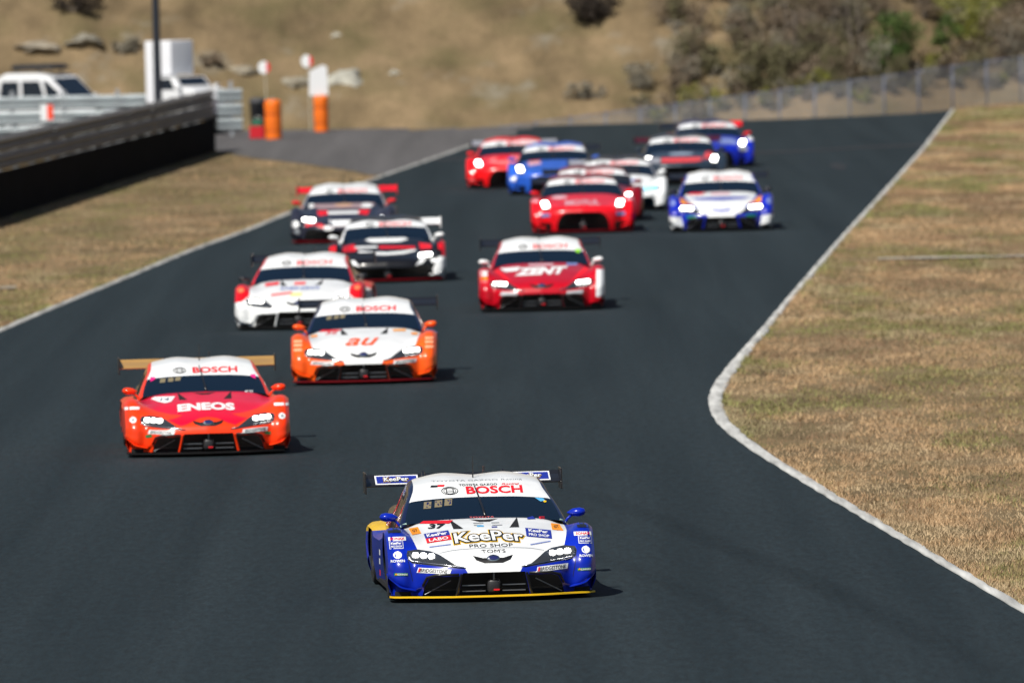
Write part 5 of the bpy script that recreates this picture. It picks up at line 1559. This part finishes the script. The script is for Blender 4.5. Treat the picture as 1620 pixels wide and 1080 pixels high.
def leaves(name, pts, size, material, parent, flat=.5):
    n = len(pts)
    P = np.array(pts)
    A = RNG.normal(size=(n, 3)); A /= np.linalg.norm(A, axis=1)[:, None]
    B = RNG.normal(size=(n, 3)); B -= (B * A).sum(1)[:, None] * A; B /= np.linalg.norm(B, axis=1)[:, None]
    s = (size * (.6 + .8 * RNG.random(n)))[:, None]
    V = np.stack([P - A * s, P + B * s * flat, P + A * s, P - B * s * flat], 1)
    me = bpy.data.meshes.new(name)
    me.vertices.add(4 * n); me.vertices.foreach_set('co', V.reshape(-1))
    me.loops.add(4 * n); me.loops.foreach_set('vertex_index', np.arange(4 * n))
    me.polygons.add(n); me.polygons.foreach_set('loop_start', np.arange(0, 4 * n, 4)); me.polygons.foreach_set('loop_total', np.full(n, 4))
    a = me.attributes.new('rnd', 'FLOAT', 'POINT'); a.data.foreach_set('value', np.repeat(RNG.random(n), 4))
    me.materials.append(material); me.update(); me.validate()
    o = link_mesh(name, me, parent, False); return o
def shrub(px, py, w, h, kind, label, n=1300, name='shrub', stems=6, sparse=.0, leaf=.045, group='shrubs on the bank'):
    b = on_bank(px, py)
    r = empty(name, (b.x, b.y, b.z - .05)); tag(r, label, 'shrub' if name != 'bare_tree' else 'tree', group)
    clumps = []
    stem = MB()
    for k in range(stems):
        a = RNG.uniform(0, 2 * math.pi); rr = w * .5 * math.sqrt(RNG.random()) * .85
        tip = Vector((rr * math.cos(a), rr * math.sin(a) * .7, h * RNG.uniform(.55, .95)))
        mid = tip * .5 + Vector((RNG.normal(0, .06), RNG.normal(0, .06), 0))
        stem.tube([(0, 0, 0), mid * .5, mid, tip], [.03 + .012 * h, .025 + .006 * h, .018, .007], 5)
        clumps.append((tip, RNG.uniform(.20, .34) * min(w, h * 1.4)))
        clumps.append((mid + Vector((RNG.normal(0, .1), RNG.normal(0, .1), 0)), RNG.uniform(.18, .32) * min(w, h * 1.4)))
    stem.build('trunk', M_BARK, r, True)
    pts = []
    wts = np.array([c[1] ** 2 for c in clumps]); wts /= wts.sum()
    idx = RNG.choice(len(clumps), n, p=wts)
    for i in idx:
        c, rad = clumps[i]
        d = RNG.normal(size=3); d /= np.linalg.norm(d); q = rad * RNG.random() ** .45
        z = c.z + d[2] * q * .85
        if z < .02: z = RNG.uniform(.02, .2)
        pts.append((c.x + d[0] * q, c.y + d[1] * q * .9, z))
    leaves('crown', pts, leaf, LM[kind], r)
    return r
shrub(1428, 112, 1.5, 1.55, 'green', 'dense dark green bush above the fence', 2600, stems=9)
shrub(1395, 120, .8, 1.0, 'green', 'small dark green bush at the left side of the dense one', 1000, stems=5)
shrub(1535, 82, 2.0, 1.8, 'lime', 'large yellow-green bush near the top right corner', 3600, stems=11)
shrub(1496, 92, .7, 1.2, 'green', 'narrow dark green bush between the dense bush and the yellow-green one', 900, stems=5)
shrub(1590, 90, 1.5, 1.3, 'brown', 'reddish brown leafless bush below the yellow-green one', 1500, leaf=.035)
shrub(1600, 22, 1.3, 1.0, 'olive', 'olive bush in the top right corner', 1500)
shrub(1495, 108, .9, .5, 'lime', 'low yellow-green growth just above the fence under the dark green bushes', 900)
shrub(1303, 142, .55, .5, 'lime', 'small yellow-green tuft above the middle of the fence', 600, stems=4)
shrub(1330, 135, 1.0, 1.1, 'olive', 'dark olive bush above the middle of the fence', 1500)
shrub(1345, 60, .9, .9, 'dark', 'dark brush at the top edge above the olive bush', 900)
shrub(1225, 140, 1.3, 1.1, 'olive', 'olive brown bush left of the small yellow-green tuft', 1500)
shrub(1185, 150, 1.0, 1.3, 'olive', 'tall olive bush at the left end of the thicket', 1300)
shrub(1130, 120, .9, .9, 'olive', 'faded olive bush on the slope left of the thicket', 900)
shrub(1270, 100, 1.2, 1.2, 'brown', 'brown twiggy bush in the middle of the thicket', 1300, leaf=.035)
shrub(1290, 45, 1.3, 1.1, 'brown', 'brown twiggy bush high on the bank above the thicket', 1200, leaf=.035)
shrub(1180, 70, 1.3, 1.0, 'grey', 'grey brown bush on the upper slope', 1200, leaf=.035)
shrub(1400, 40, 1.3, 1.1, 'brown', 'brown bush behind the dense dark green bush', 1200, leaf=.035)
shrub(1460, 30, 1.0, .9, 'brown', 'brown bush between the two large green bushes at the top', 1000, leaf=.035)
shrub(1090, 130, 1.2, .7, 'grey', 'low grey bush above the far end of the fence', 1100, leaf=.04)
shrub(1015, 140, 1.3, .6, 'grey', 'low pale grey bush on the slope behind the last car', 1000, leaf=.04)
shrub(930, 160, 1.1, .5, 'grey', 'faint grey tuft at the foot of the slope', 800, leaf=.04)
shrub(945, 33, 2.1, .75, 'dark', 'dark brown bush at the top edge in the middle', 2600, stems=9)
shrub(115, 22, 1.8, .6, 'dark', 'dark scrub at the top edge above the estate car', 1400, stems=8)
shrub(1060, 40, 1.2, .9, 'brown', 'dry brown bush right of the dark bush at the top edge', 900, leaf=.035)
shrub(200, 85, 1.2, .4, 'grey', 'low grey brush between the estate car and the truck', 900)
shrub(340, 105, .9, .35, 'brown', 'low brown brush right of the truck', 600)
def brush_mass(name, label, specs):
    """a thicket that reads as one mass: stems and leaves of many bushes in one object"""
    kinds = sorted({q[4] for q in specs}); V = []; F = []; MI = []; RN = []
    def put(v, f, m, rn):
        n = len(V); V.extend(v); F.extend(tuple(i + n for i in q) for q in f); MI.extend([m] * len(f)); RN.extend(rn)
    for (px, py, w, h, kind, n) in specs:
        b0 = on_bank(px, py); cl = []; st = MB()
        for k in range(5):
            a = RNG.uniform(0, 2 * math.pi); rr = w * .5 * math.sqrt(RNG.random()) * .85
            tip = Vector((rr * math.cos(a), rr * math.sin(a) * .7, h * RNG.uniform(.5, .95))); mid = tip * .5
            st.tube([b0, b0 + mid * .6, b0 + mid, b0 + tip], [.03, .025, .016, .006], 4)
            cl += [(tip, RNG.uniform(.2, .36) * min(w, h * 1.4)), (mid, RNG.uniform(.2, .34) * min(w, h * 1.4))]
        put(st.v, st.f, 0, [0.5] * len(st.v))
        for _ in range(n):
            c, rad = cl[RNG.integers(len(cl))]
            d = RNG.normal(size=3); d /= np.linalg.norm(d); q = rad * RNG.random() ** .45
            P = np.array([b0.x + c.x + d[0] * q, b0.y + c.y + d[1] * q * .9, b0.z + max(.03, c.z + d[2] * q * .85)])
            A = RNG.normal(size=3); A /= np.linalg.norm(A); B = np.cross(A, RNG.normal(size=3)); B /= np.linalg.norm(B)
            z = .042 * (.6 + .8 * RNG.random())
            put([P - A * z, P + B * z * .5, P + A * z, P - B * z * .5], [(0, 1, 2, 3)], 1 + kinds.index(kind), [RNG.random()] * 4)
    me = bpy.data.meshes.new(name); me.from_pydata([tuple(map(float, v)) for v in V], [], F)
    me.materials.append(M_BARK)
    for k in kinds: me.materials.append(LM[k])
    me.polygons.foreach_set('material_index', MI)
    me.attributes.new('rnd', 'FLOAT', 'POINT').data.foreach_set('value', np.array(RN, float)); me.update()
    return tag(link_mesh(name, me, None, False), label, 'brush', kind='stuff')
sp = []
for k in range(100):
    px = 1075 + 31 * (k % 19) + RNG.uniform(-14, 14); lo = 150 - max(0, px - 1250) * .11
    py = lo - (k // 19) * 30 + RNG.uniform(-12, 8)
    if px < 1150 and RNG.random() < .55: continue
    if abs(px - 1430) < 60 and 25 < py < 125: continue
    if abs(px - 1535) < 70 and py < 100: continue
    sp.append((px, py, RNG.uniform(.9, 1.5), RNG.uniform(.7, 1.3), ('brown', 'olive', 'brown', 'grey', 'olive', 'olive', 'brown')[k % 7], 560))
brush_mass('thicket', 'mass of dry brown and olive brush covering the bank above the fence', sp)
sp = []
for k in range(60):
    px = 1010 + 11 * k + RNG.uniform(-9, 9); py = 182 - max(0, px - 1100) * .112 + RNG.uniform(-16, 16)
    sp.append((px, py, RNG.uniform(.5, .9), RNG.uniform(.25, .6), ('olive', 'grey', 'lime', 'olive', 'brown')[k % 5], 240))
brush_mass('undergrowth', 'low mixed green and grey growth seen through the mesh fence', sp)
for k, (px, py, h) in enumerate(((1243, 100, 1.7), (1262, 112, 2.0), (1352, 110, 1.8), (1362, 95, 1.6), (1318, 90, 1.8))):
    side = ('leftmost', 'second', 'fourth', 'rightmost', 'middle')[k]
    b = on_bank(px, py)
    t_ = empty('bare_tree', (b.x, b.y, b.z - .05)); tag(t_, side + ' of the five thin bare trees standing in the thicket', 'tree', 'bare trees in the thicket')
    m = MB(); lean = RNG.normal(0, .12)
    m.tube([(0, 0, 0), (lean * .4, 0, h * .4), (lean, .05, h)], [.055, .04, .015], 6); m.build('trunk', M_BARK, t_, True)
    m = MB()
    for q_ in range(16):
        z0 = h * RNG.uniform(.35, .95); a = RNG.uniform(0, 2 * math.pi); l = RNG.uniform(.25, .6)
        bx = lean * z0 / h
        e = Vector((bx + l * math.cos(a), l * math.sin(a), z0 + l * .8))
        m.tube([(bx, 0, z0), (bx + l * .5 * math.cos(a), l * .5 * math.sin(a), z0 + l * .5), e], [.016, .011, .005], 4)
    m.build('branches', M_BARK, t_, True)

def boulder(px, py, w, d, h, label, seed, col=(.42, .42, .37)):
    b = on_bank(px, py)
    bm = bmesh.new(); bmesh.ops.create_icosphere(bm, subdivisions=4, radius=1)
    for v_ in bm.verts:
        c_ = v_.co
        k = 1 + 1.1 * (float(fbm(c_.x * 1.3 + seed, c_.y * 1.3 + c_.z * 1.7, seed)) - .5) + .5 * (float(fbm(c_.x * 4 + seed, c_.z * 4 + c_.y * 3, seed + 3)) - .5)
        v_.co = Vector((c_.x * w / 2 * k, c_.y * d / 2 * k, c_.z * h / 2 * k))
    me = bpy.data.meshes.new('boulder'); bm.to_mesh(me); bm.free()
    me.materials.append(mat('pale_rock_%d' % seed, col, rough=.9, noise=(5, .3), bump=(9, .5)))
    o = link_mesh('boulder', me, None, True); o.location = (b.x, b.y, b.z - h * .22); tag(o, label, 'rock', 'pale rocks on the bank')
    return o
boulder(540, 128, 1.3, 1.3, .75, 'largest pale rock on the bank, right of the white board', 3, (.34, .33, .28))
boulder(470, 132, .9, .9, .4, 'low pale rock on the bank between the two paddle signs', 4, (.26, .235, .18))
boulder(385, 112, .8, .8, .45, 'dull pale rock on the bank left of the first paddle sign', 5, (.25, .22, .165))
boulder(60, 75, 1.2, 1.2, .34, 'pale rock on the bank above the estate car', 6, (.27, .235, .18))
boulder(135, 62, 1.0, 1.2, .38, 'greyish rock on the bank between the estate car and the truck', 7, (.22, .205, .165))
boulder(625, 118, .35, .35, .22, 'small pale stone on the bank right of the largest rock', 8, (.36, .34, .28))
boulder(532, 58, .3, .3, .18, 'tiny pale stone high on the bank above the white board', 9, (.36, .34, .28))
